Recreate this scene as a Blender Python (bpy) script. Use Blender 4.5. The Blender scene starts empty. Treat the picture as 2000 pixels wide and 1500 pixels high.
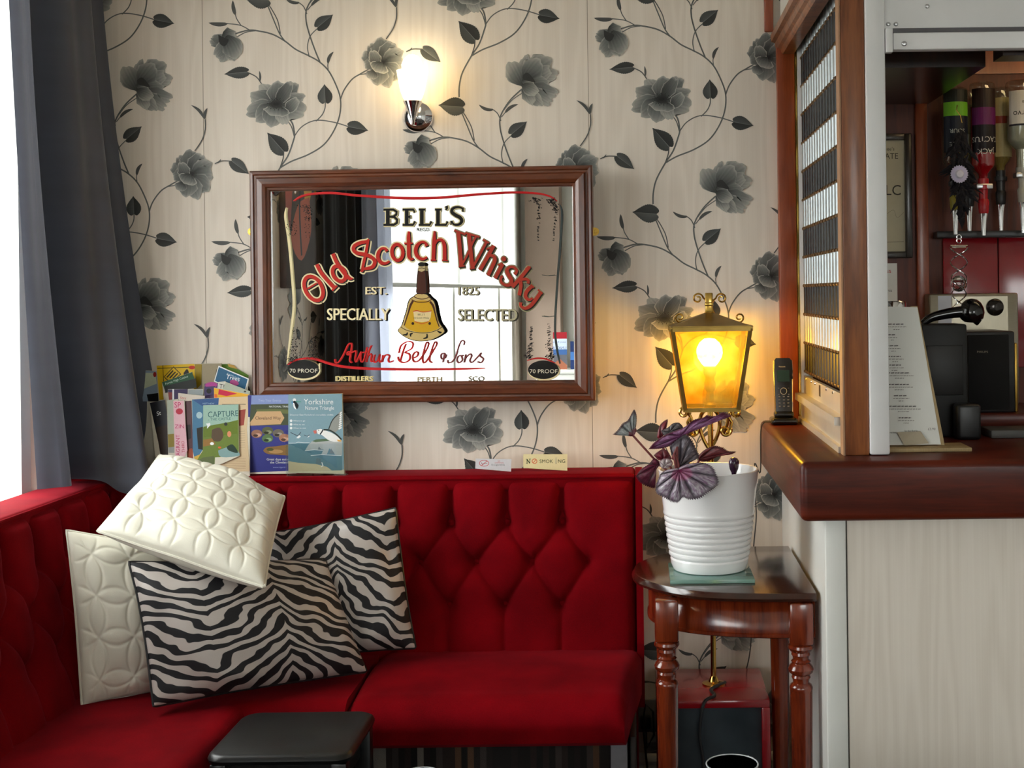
import bpy, bmesh, math, random
import numpy as np
from mathutils import Vector, Matrix
from mathutils.geometry import tessellate_polygon
random.seed(7)
rng = np.random.RandomState(11)
scene = bpy.context.scene
# ---------------------------------------------------------------- camera
F, D, XC, YC, ROLL, EYE = 2500.0, 3.5, 1245.0, 574.0, 0.0125, 1.45
cam = bpy.data.cameras.new('camera')
camo = bpy.data.objects.new('camera', cam)
scene.collection.objects.link(camo)
cam.sensor_width = 36; cam.sensor_fit = 'HORIZONTAL'
cam.lens = F/2000*36
cam.shift_x = (1000-XC)/2000; cam.shift_y = -(750-YC)/2000
r = Vector((1, 0, -ROLL)).normalized(); u = Vector((ROLL, 0, 1)).normalized(); b = Vector((0, -1, 0))
camo.matrix_world = Matrix(((r.x, u.x, b.x, 0), (r.y, u.y, b.y, -D), (r.z, u.z, b.z, EYE), (0, 0, 0, 1)))
cam.clip_start = .05
scene.camera = camo
# ---------------------------------------------------------------- view + sky
vs = scene.view_settings
vs.view_transform = 'Standard'; vs.look = 'None'; vs.gamma = 1; vs.exposure = -0.25; vs.use_curve_mapping = False
scene.cycles.max_bounces = 8
world = bpy.data.worlds.new('overcast_sky'); scene.world = world; world.use_nodes = True
bg = world.node_tree.nodes['Background']
bg.inputs[0].default_value = (.97, 1.0, .98, 1); bg.inputs[1].default_value = 11.5
def portal(name, loc, sy, sz, nrm):
    l = bpy.data.lights.new(name, 'AREA'); l.shape = 'RECTANGLE'; l.size = sy; l.size_y = sz
    l.cycles.is_portal = True
    o = bpy.data.objects.new(name, l); scene.collection.objects.link(o)
    o.location = loc; o.rotation_euler = Vector(nrm).to_track_quat('-Z', 'Z').to_euler()
LWX = -1.53                                   # face of the left wall
W1 = (-1.40, -.24, .84, 2.40)                # windows in the left wall: y0, y1, z0, z1
W2 = (-6.25, -2.50, .72, 2.45)
portal('daylight_portal', (LWX-.14, (W1[0]+W1[1])/2, (W1[2]+W1[3])/2), W1[1]-W1[0], W1[3]-W1[2], (1, 0, 0))
portal('daylight_portal', (LWX-.14, (W2[0]+W2[1])/2, (W2[2]+W2[3])/2), W2[1]-W2[0], W2[3]-W2[2], (1, 0, 0))

FY = -6.5                                     # wall behind the camera, with an unseen window added for frontal light
W3 = (.75, 2.05, 1.20, 2.35)                   # x0, x1, z0, z1
portal('daylight_portal', ((W3[0]+W3[1])/2, FY-.14, (W3[2]+W3[3])/2), W3[1]-W3[0], W3[3]-W3[2], (0, 1, 0))

# ---------------------------------------------------------------- helpers
def px(x, y, Y):
    """world point on the plane Y that the photograph shows at pixel x, y"""
    s = F/(D+Y); uu = (x-XC)/s; v = (y-YC)/s
    X = (uu-ROLL*v)/(1+ROLL*ROLL)
    return Vector((X, Y, EYE-v-ROLL*X))
def sr(*c):
    c = c[0] if len(c) == 1 else c
    return tuple((x/255/12.92 if x <= 10.3 else ((x/255+.055)/1.055)**2.4) for x in c)
def link(o, parent=None):
    scene.collection.objects.link(o)
    if parent: o.parent = parent
    return o
def thing(name, label, cat, group=None, loc=(0, 0, 0)):
    o = bpy.data.objects.new(name, None); o.empty_display_size = .05
    link(o); o.location = loc
    o['label'] = label; o['category'] = cat
    if group: o['group'] = group
    return o
def tag(o, label, cat, group=None):
    o['label'] = label; o['category'] = cat
    if group: o['group'] = group
    return o
def struct(o):
    o['kind'] = 'structure'; return o

class MB:
    """mesh collector with optional vertex colours"""
    def __init__(s): s.v = []; s.f = []; s.c = []; s.uv = None
    def add(s, vs_, fs, col=None):
        n = len(s.v); s.v += [tuple(q) for q in vs_]; s.f += [tuple(i+n for i in q) for q in fs]
        if col is not None and len(col) and not hasattr(col[0], '__len__'): col = [col]*len(vs_)
        s.c += list(col) if col is not None else [(1, 1, 1)]*len(vs_)
        return s
    def box(s, a, b_, col=None):
        x0, y0, z0 = a; x1, y1, z1 = b_
        x0, x1 = min(x0, x1), max(x0, x1); y0, y1 = min(y0, y1), max(y0, y1); z0, z1 = min(z0, z1), max(z0, z1)
        return s.add([(x0, y0, z0), (x1, y0, z0), (x1, y1, z0), (x0, y1, z0), (x0, y0, z1), (x1, y0, z1), (x1, y1, z1), (x0, y1, z1)],
                     [(0, 3, 2, 1), (4, 5, 6, 7), (0, 1, 5, 4), (1, 2, 6, 5), (2, 3, 7, 6), (3, 0, 4, 7)], col)
    def rbox(s, a, b_, rad, seg=2, col=None):
        bm = bmesh.new(); bmesh.ops.create_cube(bm, size=1)
        sc = [max(abs(b_[i]-a[i]), 1e-5) for i in range(3)]; ce = [(a[i]+b_[i])/2 for i in range(3)]
        for v in bm.verts: v.co = Vector([v.co[i]*sc[i]+ce[i] for i in range(3)])
        rad = min(rad, min(sc)*.49)
        bmesh.ops.bevel(bm, geom=bm.edges[:], offset=rad, segments=seg, affect='EDGES', profile=.5)
        bm.verts.index_update()
        s.add([v.co[:] for v in bm.verts], [[v.index for v in f.verts] for f in bm.faces], col); bm.free()
        return s
    def prism(s, pts, dirv, col=None):
        """closed planar outline pts (3-D) pushed along dirv"""
        n = len(pts); P = [Vector(p) for p in pts]; d = Vector(dirv)
        tri = tessellate_polygon([P])
        vs_ = P+[p+d for p in P]
        fs = [t for t in tri]+[(t[2]+n, t[1]+n, t[0]+n) for t in tri]+[(i, (i+1) % n, (i+1) % n+n, i+n) for i in range(n)]
        return s.add(vs_, fs, col)
    def tube(s, pts, rad, seg=8, col=None, closed=False, flat=1.0):
        P = [Vector(p) for p in pts]; n = len(P)
        R = rad if hasattr(rad, '__len__') else [rad]*n
        vs_ = []; nx = None
        for i, p in enumerate(P):
            t = (P[min(i+1, n-1)]-P[max(i-1, 0)])
            if closed: t = P[(i+1) % n]-P[(i-1) % n]
            t = t.normalized() if t.length > 1e-9 else Vector((0, 0, 1))
            if nx is None: nx = t.orthogonal().normalized()
            nx = (nx-t*nx.dot(t)); nx = nx.normalized() if nx.length > 1e-6 else t.orthogonal().normalized()
            ny = t.cross(nx)
            for k in range(seg):
                a = 2*math.pi*k/seg
                vs_.append(p+R[i]*(math.cos(a)*nx+math.sin(a)*flat*ny))
        m = n if closed else n-1
        fs = [(i*seg+k, i*seg+(k+1) % seg, ((i+1) % n)*seg+(k+1) % seg, ((i+1) % n)*seg+k) for i in range(m) for k in range(seg)]
        if not closed: fs += [tuple(range(seg))[::-1], tuple((n-1)*seg+k for k in range(seg))]
        return s.add(vs_, fs, col)
    def lathe(s, prof, c=(0, 0, 0), seg=32, col=None, axis='z', sx=1, sy=1):
        """prof: list of (radius, height); axis z (or y: height goes to -y)"""
        vs_ = []; n = len(prof)
        for (rr, h) in prof:
            for k in range(seg):
                a = 2*math.pi*k/seg; q = (rr*math.cos(a)*sx, rr*math.sin(a)*sy, h)
                if axis == 'y': q = (q[0], -q[2], q[1])
                elif axis == 'x': q = (q[2], q[0], q[1])
                vs_.append((q[0]+c[0], q[1]+c[1], q[2]+c[2]))
        fs = [(i*seg+k, i*seg+(k+1) % seg, (i+1)*seg+(k+1) % seg, (i+1)*seg+k) for i in range(n-1) for k in range(seg)]
        if prof[0][0] > 1e-6: fs.append(tuple(range(seg))[::-1])
        if prof[-1][0] > 1e-6: fs.append(tuple((n-1)*seg+k for k in range(seg)))
        return s.add(vs_, fs, col)
    def grid(s, P, col=None):
        """P: array nu x nv x 3"""
        nu, nv = P.shape[:2]
        idx = np.arange(nu*nv).reshape(nu, nv)
        fs = np.stack([idx[:-1, :-1], idx[1:, :-1], idx[1:, 1:], idx[:-1, 1:]], -1).reshape(-1, 4)
        c = None if col is None else (col.reshape(-1, 3).tolist() if hasattr(col, 'reshape') else col)
        return s.add(P.reshape(-1, 3).tolist(), fs.tolist(), c)
    def build(s, name, mat, parent=None, smooth=True, merge=False, auto=None):
        me = bpy.data.meshes.new(name); me.from_pydata(s.v, [], s.f)
        at = me.color_attributes.new('Col', 'FLOAT_COLOR', 'POINT')
        arr = np.ones((len(s.v), 4), np.float32)
        if s.c: arr[:, :3] = np.array(s.c, np.float32)
        at.data.foreach_set('color', arr.ravel())
        if merge:
            bm = bmesh.new(); bm.from_mesh(me); bmesh.ops.remove_doubles(bm, verts=bm.verts[:], dist=1e-5)
            bmesh.ops.recalc_face_normals(bm, faces=bm.faces[:]); bm.to_mesh(me); bm.free()
        if smooth:
            me.polygons.foreach_set('use_smooth', [True]*len(me.polygons))
            if auto is not False: me.set_sharp_from_angle(angle=math.radians(auto or 38))
        me.materials.append(mat)
        o = bpy.data.objects.new(name, me)
        return link(o, parent)

def catmull(pts, n=6):
    P = [np.array(p, float) for p in pts]; out = []
    for i in range(len(P)-1):
        p0 = P[max(i-1, 0)]; p1 = P[i]; p2 = P[i+1]; p3 = P[min(i+2, len(P)-1)]
        for k in range(n):
            t = k/n
            out.append(.5*((2*p1)+(-p0+p2)*t+(2*p0-5*p1+4*p2-p3)*t*t+(-p0+3*p1-3*p2+p3)*t**3))
    out.append(P[-1]); return [tuple(p) for p in out]

# ---------------------------------------------------------------- materials
MATS = {}
def nodes_of(name):
    m = bpy.data.materials.new(name); m.use_nodes = True
    nt = m.node_tree; bs = nt.nodes['Principled BSDF']; MATS[name] = m
    return m, nt, bs
def N(nt, t, **kw):
    n = nt.nodes.new(t)
    for k, v in kw.items():
        if hasattr(n, k): setattr(n, k, v)
        else: n.inputs[k].default_value = v
    return n
def mat(name, col, rough=.5, metal=0, var=.08, scale=40, bump=0, bscale=None, spec=.5, stretch=None, sheen=0, coat=0):
    """plain surface: colour with a little procedural variation and relief"""
    m, nt, bs = nodes_of(name); L = nt.links.new
    tc = N(nt, 'ShaderNodeTexCoord'); mp = N(nt, 'ShaderNodeMapping'); L(tc.outputs['Object'], mp.inputs[0])
    mp.inputs['Scale'].default_value = stretch or (1, 1, 1)
    no = N(nt, 'ShaderNodeTexNoise'); no.inputs['Scale'].default_value = scale; no.inputs['Detail'].default_value = 4
    L(mp.outputs[0], no.inputs['Vector'])
    cr = N(nt, 'ShaderNodeValToRGB')
    cr.color_ramp.elements[0].position = .3; cr.color_ramp.elements[1].position = .7
    cr.color_ramp.elements[0].color = (*[c*(1-var) for c in col], 1)
    cr.color_ramp.elements[1].color = (*[min(1, c*(1+var)) for c in col], 1)
    L(no.outputs[0], cr.inputs[0]); L(cr.outputs[0], bs.inputs['Base Color'])
    bs.inputs['Roughness'].default_value = rough; bs.inputs['Metallic'].default_value = metal
    bs.inputs['Specular IOR Level'].default_value = spec
    if sheen: bs.inputs['Sheen Weight'].default_value = sheen; bs.inputs['Sheen Roughness'].default_value = .4
    if coat: bs.inputs['Coat Weight'].default_value = coat; bs.inputs['Coat Roughness'].default_value = .12
    if bump:
        n2 = N(nt, 'ShaderNodeTexNoise'); n2.inputs['Scale'].default_value = bscale or scale*3; n2.inputs['Detail'].default_value = 3
        L(mp.outputs[0], n2.inputs['Vector'])
        bp = N(nt, 'ShaderNodeBump'); bp.inputs['Strength'].default_value = bump; bp.inputs['Distance'].default_value = .002
        L(n2.outputs[0], bp.inputs['Height']); L(bp.outputs[0], bs.inputs['Normal'])
    return m
def wood(name, c1, c2, rough=.3, stretch=(14, 14, 1.2), coat=.3, bump=.1):
    m, nt, bs = nodes_of(name); L = nt.links.new
    tc = N(nt, 'ShaderNodeTexCoord'); mp = N(nt, 'ShaderNodeMapping'); L(tc.outputs['Object'], mp.inputs[0]); mp.inputs['Scale'].default_value = stretch
    n1 = N(nt, 'ShaderNodeTexNoise'); n1.inputs['Scale'].default_value = 2.2; n1.inputs['Detail'].default_value = 7; n1.inputs['Distortion'].default_value = .8
    L(mp.outputs[0], n1.inputs['Vector'])
    n2 = N(nt, 'ShaderNodeTexNoise'); n2.inputs['Scale'].default_value = 16; n2.inputs['Detail'].default_value = 4
    L(mp.outputs[0], n2.inputs['Vector'])
    mx = N(nt, 'ShaderNodeMath', operation='MULTIPLY_ADD'); mx.inputs[1].default_value = .35
    L(n2.outputs[0], mx.inputs[0]); L(n1.outputs[0], mx.inputs[2])
    cr = N(nt, 'ShaderNodeValToRGB'); cr.color_ramp.elements[0].position = .48; cr.color_ramp.elements[1].position = .85
    cr.color_ramp.elements[0].color = (*c1, 1); cr.color_ramp.elements[1].color = (*c2, 1)
    L(mx.outputs[0], cr.inputs[0]); L(cr.outputs[0], bs.inputs['Base Color'])
    bs.inputs['Roughness'].default_value = rough
    bs.inputs['Coat Weight'].default_value = coat; bs.inputs['Coat Roughness'].default_value = .15
    bp = N(nt, 'ShaderNodeBump'); bp.inputs['Strength'].default_value = bump; bp.inputs['Distance'].default_value = .002
    L(mx.outputs[0], bp.inputs['Height']); L(bp.outputs[0], bs.inputs['Normal'])
    return m
def vcol(name, rough=.6, spec=.3, scale=250, var=.06, coat=0, bump=0):
    """flat print / painted thing: colours from the mesh, faint procedural grain"""
    m, nt, bs = nodes_of(name); L = nt.links.new
    a = N(nt, 'ShaderNodeAttribute', attribute_name='Col')
    no = N(nt, 'ShaderNodeTexNoise'); no.inputs['Scale'].default_value = scale; no.inputs['Detail'].default_value = 3
    tc = N(nt, 'ShaderNodeTexCoord'); L(tc.outputs['Object'], no.inputs['Vector'])
    mr = N(nt, 'ShaderNodeMapRange'); mr.inputs[3].default_value = 1-var; mr.inputs[4].default_value = 1+var
    L(no.outputs[0], mr.inputs[0])
    mu = N(nt, 'ShaderNodeVectorMath', operation='MULTIPLY'); L(a.outputs['Color'], mu.inputs[0]); L(mr.outputs[0], mu.inputs[1])
    L(mu.outputs[0], bs.inputs['Base Color'])
    bs.inputs['Roughness'].default_value = rough; bs.inputs['Specular IOR Level'].default_value = spec
    if coat: bs.inputs['Coat Weight'].default_value = coat
    if bump:
        bp = N(nt, 'ShaderNodeBump'); bp.inputs['Strength'].default_value = bump; bp.inputs['Distance'].default_value = .001
        L(no.outputs[0], bp.inputs['Height']); L(bp.outputs[0], bs.inputs['Normal'])
    return m
def glass(name, col=(1, 1, 1), rough=0.02, alpha=.85):
    """thin clear sheet: mostly straight-through, with a surface gloss"""
    m, nt, bs = nodes_of(name); L = nt.links.new
    tr = N(nt, 'ShaderNodeBsdfTransparent'); tr.inputs[0].default_value = (*col, 1)
    gl = N(nt, 'ShaderNodeBsdfGlossy'); gl.inputs['Roughness'].default_value = rough
    lw = N(nt, 'ShaderNodeLayerWeight'); lw.inputs[0].default_value = .5
    pw = N(nt, 'ShaderNodeMath', operation='POWER'); pw.inputs[1].default_value = 5; L(lw.outputs['Facing'], pw.inputs[0])
    fr = N(nt, 'ShaderNodeMath', operation='MULTIPLY_ADD'); fr.inputs[1].default_value = .85; fr.inputs[2].default_value = .04; L(pw.outputs[0], fr.inputs[0])
    no = N(nt, 'ShaderNodeTexNoise'); no.inputs['Scale'].default_value = 8
    ad = N(nt, 'ShaderNodeMath', operation='MULTIPLY_ADD'); ad.inputs[1].default_value = .04; ad.inputs[2].default_value = 0
    L(no.outputs[0], ad.inputs[0])
    sm = N(nt, 'ShaderNodeMath', operation='ADD'); L(fr.outputs[0], sm.inputs[0]); L(ad.outputs[0], sm.inputs[1])
    mi = N(nt, 'ShaderNodeMixShader'); L(sm.outputs[0], mi.inputs[0]); L(tr.outputs[0], mi.inputs[1]); L(gl.outputs[0], mi.inputs[2])
    L(mi.outputs[0], nt.nodes['Material Output'].inputs[0])
    return m
def emit(name, col, strength):
    m, nt, bs = nodes_of(name); L = nt.links.new
    no = N(nt, 'ShaderNodeTexNoise'); no.inputs['Scale'].default_value = 3
    mr = N(nt, 'ShaderNodeMapRange'); mr.inputs[3].default_value = strength*.95; mr.inputs[4].default_value = strength*1.05
    L(no.outputs[0], mr.inputs[0])
    bs.inputs['Base Color'].default_value = (*col, 1); bs.inputs['Emission Color'].default_value = (*col, 1)
    L(mr.outputs[0], bs.inputs['Emission Strength'])
    return m

# ---------------------------------------------------------------- flat print
_glyph = {}
def glyph_mesh(txt):
    if txt not in _glyph:
        cu = bpy.data.curves.new('t', 'FONT'); cu.body = txt; cu.size = 1; cu.resolution_u = 3
        o = bpy.data.objects.new('t', cu); scene.collection.objects.link(o)
        bpy.context.view_layer.update()
        me = bpy.data.meshes.new_from_object(o.evaluated_get(bpy.context.evaluated_depsgraph_get()))
        vs_ = [v.co.copy() for v in me.vertices]; fs = [tuple(p.vertices) for p in me.polygons]
        bpy.data.objects.remove(o); bpy.data.curves.remove(cu); bpy.data.meshes.remove(me)
        _glyph[txt] = (vs_, fs)
    return _glyph[txt]
class Print:
    """flat printing: shapes in 2-D units, mapped by fn(x, y, lift) onto a surface; y grows downwards"""
    def __init__(s, fn, eps=6e-5, base=2e-4): s.fn = fn; s.mb = MB(); s.k = 0; s.eps = eps; s.base = base
    def lift(s): s.k += 1; return s.base+s.eps*s.k
    def raw(s, pts, fs, col, h=None):
        h = s.lift() if h is None else h
        s.mb.add([s.fn(p[0], p[1], h) for p in pts], fs, col)
    def poly(s, pts, col, smooth=0):
        if smooth: pts = catmull(list(pts)+[pts[0]], smooth)[:-1]
        s.raw(pts, tessellate_polygon([[Vector((p[0], p[1], 0)) for p in pts]]), col)
    def rect(s, x0, y0, x1, y1, col): s.raw([(x0, y0), (x1, y0), (x1, y1), (x0, y1)], [(0, 1, 2, 3)], col)
    def ell(s, cx, cy, rx, ry, col, n=28, rot=0):
        c, d = math.cos(rot), math.sin(rot)
        s.poly([(cx+rx*math.cos(a)*c-ry*math.sin(a)*d, cy+rx*math.cos(a)*d+ry*math.sin(a)*c) for a in [2*math.pi*i/n for i in range(n)]], col)
    def stroke(s, pts, w, col, smooth=0, cap=True, h=None):
        P = catmull(pts, smooth) if smooth else pts
        P = [np.array(p[:2], float) for p in P]; n = len(P)
        Wd = w if hasattr(w, '__len__') else [w]*n
        if len(Wd) != n: Wd = list(np.interp(np.linspace(0, 1, n), np.linspace(0, 1, len(Wd)), Wd))
        vs_ = []; h = s.lift() if h is None else h
        for i in range(n):
            t = P[min(i+1, n-1)]-P[max(i-1, 0)]; l = np.hypot(*t); t = t/l if l > 1e-9 else np.array((1., 0))
            k = 1
            if 0 < i < n-1:
                a = P[i]-P[i-1]; c = P[i+1]-P[i]; la, lc = np.hypot(*a), np.hypot(*c)
                if la > 1e-9 and lc > 1e-9: k = 1/max(.5, math.sqrt(max(0, (1+float(a@c)/(la*lc))/2)))
            q = P[i]
            if cap and i == 0: q = q-t*Wd[0]*.0
            nn = np.array((-t[1], t[0]))*Wd[i]/2*k
            vs_ += [tuple(q+nn), tuple(q-nn)]
        s.raw(vs_, [(2*i, 2*i+1, 2*i+3, 2*i+2) for i in range(n-1)], col, h)
    def text(s, txt, x, y, size, col, rot=0, sx=1, align='l', shear=0, flip=False):
        """baseline start x, y; size = cap height"""
        vs_, fs = glyph_mesh(txt)
        if not vs_: return
        k = size/.7; wdt = max(v.x for v in vs_)*k*sx
        o = {'l': 0, 'c': -wdt/2, 'r': -wdt}[align]
        c, d = math.cos(rot), math.sin(rot); out = []
        for v in vs_:
            a = v.x*k*sx+o+shear*v.y*k; e = -v.y*k
            if flip: a = -a
            out.append((x+a*c-e*d, y+a*d+e*c))
        s.raw(out, fs, col)
    def build(s, name, m, parent): return s.mb.build(name, m, parent, smooth=False)
def plane_map(O, ex, ey, n):
    O, ex, ey, n = Vector(O), Vector(ex), Vector(ey), Vector(n)
    return lambda x, y, h: O+ex*x+ey*y+n*h
# ================================================================ shared materials
M_white = mat('white_paint', sr(226, 226, 220), .45, var=.03, scale=6)
M_ceil = mat('ceiling_paint', sr(228, 224, 214), .8, var=.03, scale=4)
M_beige = mat('beige_paint', sr(168, 146, 132), .7, var=.04, scale=5)
M_print = vcol('printed_ink', .55)
M_gloss = vcol('glossy_print', .42, .25)
M_chrome = mat('chrome', (.86, .86, .88), .06, 1, var=.02)
M_brass = mat('aged_brass', sr(186, 148, 70), .3, 1, var=.15, scale=30)
M_gold = mat('polished_brass', sr(212, 172, 88), .16, 1, var=.08, scale=20)
M_black = mat('black_plastic', (.012, .012, .013), .35, var=.2)
M_steel = mat('brushed_steel', (.55, .55, .56), .32, 1, var=.05, stretch=(1, 1, 30))
M_mahog = wood('dark_mahogany', sr(44, 15, 9), sr(84, 32, 17), .22, coat=.5)
M_mahog_h = wood('mahogany_counter', sr(58, 17, 9), sr(92, 32, 16), .42, stretch=(1.2, 1.2, 14), coat=.12, bump=.04)
M_mahog_h.node_tree.nodes['Principled BSDF'].inputs['Specular IOR Level'].default_value = .2
M_post = wood('sapele_post', sr(100, 52, 25), sr(156, 92, 48), .35, coat=.25)
M_orange = wood('stained_orange_wood', sr(126, 52, 22), sr(160, 76, 36), .35, coat=.3)
M_panel = wood('back_bar_panelling', sr(66, 25, 12), sr(112, 48, 24), .55, coat=.03)

def wallpaper_mat(name='moire_wallpaper', seams=True):
    m, nt, bs = nodes_of(name); L = nt.links.new
    tc = N(nt, 'ShaderNodeTexCoord'); sx = N(nt, 'ShaderNodeSeparateXYZ'); L(tc.outputs['Object'], sx.inputs[0])
    # watered-silk rings: fine vertical lines broken by tall parabolic arches
    ad = N(nt, 'ShaderNodeMath', operation='ADD'); L(sx.outputs[0], ad.inputs[0]); L(sx.outputs[1], ad.inputs[1])
    cx = N(nt, 'ShaderNodeCombineXYZ'); L(ad.outputs[0], cx.inputs[0]); L(sx.outputs[2], cx.inputs[2])
    mp = N(nt, 'ShaderNodeMapping'); mp.inputs['Scale'].default_value = (9, 1, .8); L(cx.outputs[0], mp.inputs[0])
    n1 = N(nt, 'ShaderNodeTexNoise'); n1.inputs['Scale'].default_value = 1.6; n1.inputs['Detail'].default_value = 1.0; L(mp.outputs[0], n1.inputs['Vector'])
    k = N(nt, 'ShaderNodeMath', operation='MULTIPLY'); k.inputs[1].default_value = 40; L(n1.outputs[0], k.inputs[0])
    sn = N(nt, 'ShaderNodeMath', operation='SINE'); L(k.outputs[0], sn.inputs[0])
    mp2 = N(nt, 'ShaderNodeMapping'); mp2.inputs['Scale'].default_value = (160, 1, 1.2); L(cx.outputs[0], mp2.inputs[0])
    n2 = N(nt, 'ShaderNodeTexNoise'); n2.inputs['Scale'].default_value = 1.5; n2.inputs['Detail'].default_value = 2; L(mp2.outputs[0], n2.inputs['Vector'])
    a1 = N(nt, 'ShaderNodeMath', operation='MULTIPLY_ADD'); a1.inputs[1].default_value = .10; a1.inputs[2].default_value = .33; L(sn.outputs[0], a1.inputs[0])
    a2 = N(nt, 'ShaderNodeMath', operation='MULTIPLY_ADD'); a2.inputs[1].default_value = .34; L(n2.outputs[0], a2.inputs[0]); L(a1.outputs[0], a2.inputs[2])
    cr = N(nt, 'ShaderNodeValToRGB')
    cr.color_ramp.elements[0].position = .25; cr.color_ramp.elements[0].color = (*sr(222, 211, 197), 1)
    cr.color_ramp.elements[1].position = .75; cr.color_ramp.elements[1].color = (*sr(238, 229, 217), 1)
    L(a2.outputs[0], cr.inputs[0])
    # butt joints between the hung lengths
    md = N(nt, 'ShaderNodeMath', operation='PINGPONG'); md.inputs[1].default_value = .5266
    of = N(nt, 'ShaderNodeMath', operation='ADD'); of.inputs[1].default_value = .1275+1.0532*4; L(ad.outputs[0], of.inputs[0]); L(of.outputs[0], md.inputs[0])
    lt = N(nt, 'ShaderNodeMath', operation='LESS_THAN'); lt.inputs[1].default_value = .0009; L(md.outputs[0], lt.inputs[0])
    mi = N(nt, 'ShaderNodeMix', data_type='RGBA'); L(lt.outputs[0], mi.inputs[0]); L(cr.outputs[0], mi.inputs[6]); mi.inputs[7].default_value = (*sr(150, 138, 120), 1)
    L(mi.outputs[2] if seams else cr.outputs[0], bs.inputs['Base Color'])
    bs.inputs['Roughness'].default_value = .55; bs.inputs['Specular IOR Level'].default_value = .35
    bp = N(nt, 'ShaderNodeBump'); bp.inputs['Strength'].default_value = .12; bp.inputs['Distance'].default_value = .001
    L(n2.outputs[0], bp.inputs['Height']); L(bp.outputs[0], bs.inputs['Normal'])
    return m
M_paper = wallpaper_mat()
def carpet_mat():
    m, nt, bs = nodes_of('striped_carpet'); L = nt.links.new
    tc = N(nt, 'ShaderNodeTexCoord'); sx = N(nt, 'ShaderNodeSeparateXYZ'); L(tc.outputs['Object'], sx.inputs[0])
    k = N(nt, 'ShaderNodeMath', operation='MULTIPLY'); k.inputs[1].default_value = 70; L(sx.outputs[0], k.inputs[0])
    fl = N(nt, 'ShaderNodeMath', operation='FLOOR'); L(k.outputs[0], fl.inputs[0])
    wn = N(nt, 'ShaderNodeTexWhiteNoise', noise_dimensions='1D'); L(fl.outputs[0], wn.inputs['W'])
    cr = N(nt, 'ShaderNodeValToRGB'); cr.color_ramp.interpolation = 'CONSTANT'
    e = cr.color_ramp.elements; e[0].color = (*sr(22, 17, 15), 1); e[1].position = .3; e[1].color = (*sr(58, 50, 46), 1)
    for p, c in ((.5, (30, 22, 20)), (.66, (112, 104, 96)), (.76, (40, 30, 26)), (.9, (84, 58, 40))):
        q = e.new(p); q.color = (*sr(c), 1)
    L(wn.outputs[0], cr.inputs[0]); L(cr.outputs[0], bs.inputs['Base Color'])
    bs.inputs['Roughness'].default_value = .95
    no = N(nt, 'ShaderNodeTexNoise'); no.inputs['Scale'].default_value = 600
    L(tc.outputs['Object'], no.inputs['Vector'])
    bp = N(nt, 'ShaderNodeBump'); bp.inputs['Strength'].default_value = .5; bp.inputs['Distance'].default_value = .003
    L(no.outputs[0], bp.inputs['Height']); L(bp.outputs[0], bs.inputs['Normal'])
    return m
M_carpet = carpet_mat()

# ================================================================ room shell
RX, CZ = 2.5, 2.75
struct(MB().box((LWX-.3, FY-.15, -.1), (RX+.15, .15, 0)).build('floor', M_carpet, smooth=False))
struct(MB().box((LWX-.3, FY-.15, CZ), (RX+.15, .15, CZ+.1)).build('ceiling', M_ceil, smooth=False))
wall_back = struct(MB().box((LWX-.3, 0, 0), (RX+.15, .15, CZ)).build('wall_back', M_paper, smooth=False))
struct(MB().box((RX, FY, 0), (RX+.15, 0, CZ)).build('wall_right', M_white, smooth=False))
struct(MB().box((LWX-.12, FY-.12, 0), (W3[0], FY, CZ)).box((W3[1], FY-.12, 0), (RX+.15, FY, CZ)).box((W3[0], FY-.12, 0), (W3[1], FY, W3[2])).box((W3[0], FY-.12, W3[3]), (W3[1], FY, CZ)).build('wall_front', M_white, smooth=False))
wl = MB(); x0, x1 = LWX-.12, LWX
for (y0, y1, z0, z1) in ((W1[1], 0, 0, CZ), (W1[0], W1[1], 0, W1[2]), (W1[0], W1[1], W1[3], CZ), (W2[1], W1[0], 0, CZ),
                         (W2[0], W2[1], 0, W2[2]), (W2[0], W2[1], W2[3], CZ), (FY, W2[0], 0, CZ)):
    wl.box((x0, y0, z0), (x1, y1, z1))
wall_left = struct(wl.build('wall_left', M_paper, smooth=False))
struct(MB().box((-40, -40, -.5), (40, 30, -.45)).build('ground', mat('grey_paving', sr(150, 148, 142), .9, var=.15, scale=2), smooth=False))
# skirting behind the table
bb = MB(); prof = [(0, 0), (-.02, 0), (-.02, .15), (-.014, .165), (-.014, .175), (-.006, .19), (0, .195)]
bb.prism([(-.02, y, z) for y, z in prof], (.408, 0, 0))
struct(bb.build('baseboard_back', M_white, smooth=False))

M_upvc = mat('white_window_frame', sr(236, 236, 230), .3, var=.02, scale=6)
M_pane = glass('window_pane')
def window(n, Wn, mull):
    y0, y1, z0, z1 = Wn
    o = MB(); X0, X1 = LWX-.075, LWX-.02; t = .05
    o.box((X0, y0, z0), (X1, y0+t, z1)).box((X0, y1-t, z0), (X1, y1, z1)).box((X0, y0+t, z0), (X1, y1-t, z0+t)).box((X0, y0+t, z1-t), (X1, y1-t, z1))
    w = struct(o.build('window_%d' % n, M_upvc, smooth=False))
    edges = [y0+t]+mull+[y1-t]
    for q in mull: MB().rbox((X0, q-.025, z0+t), (X1, q+.025, z1-t), .006).build('mullion', M_upvc, w)
    for i in range(len(edges)-1):
        MB().box((X0+.03, edges[i], z0+t), (X0+.036, edges[i+1], z1-t)).build('pane', M_pane, w, smooth=False)
    MB().rbox((LWX-.019, y0+.002, z0+.001), (LWX-.001, y1-.002, z0+.012), .003).build('window_sill', M_upvc, w)
    return w
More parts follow.
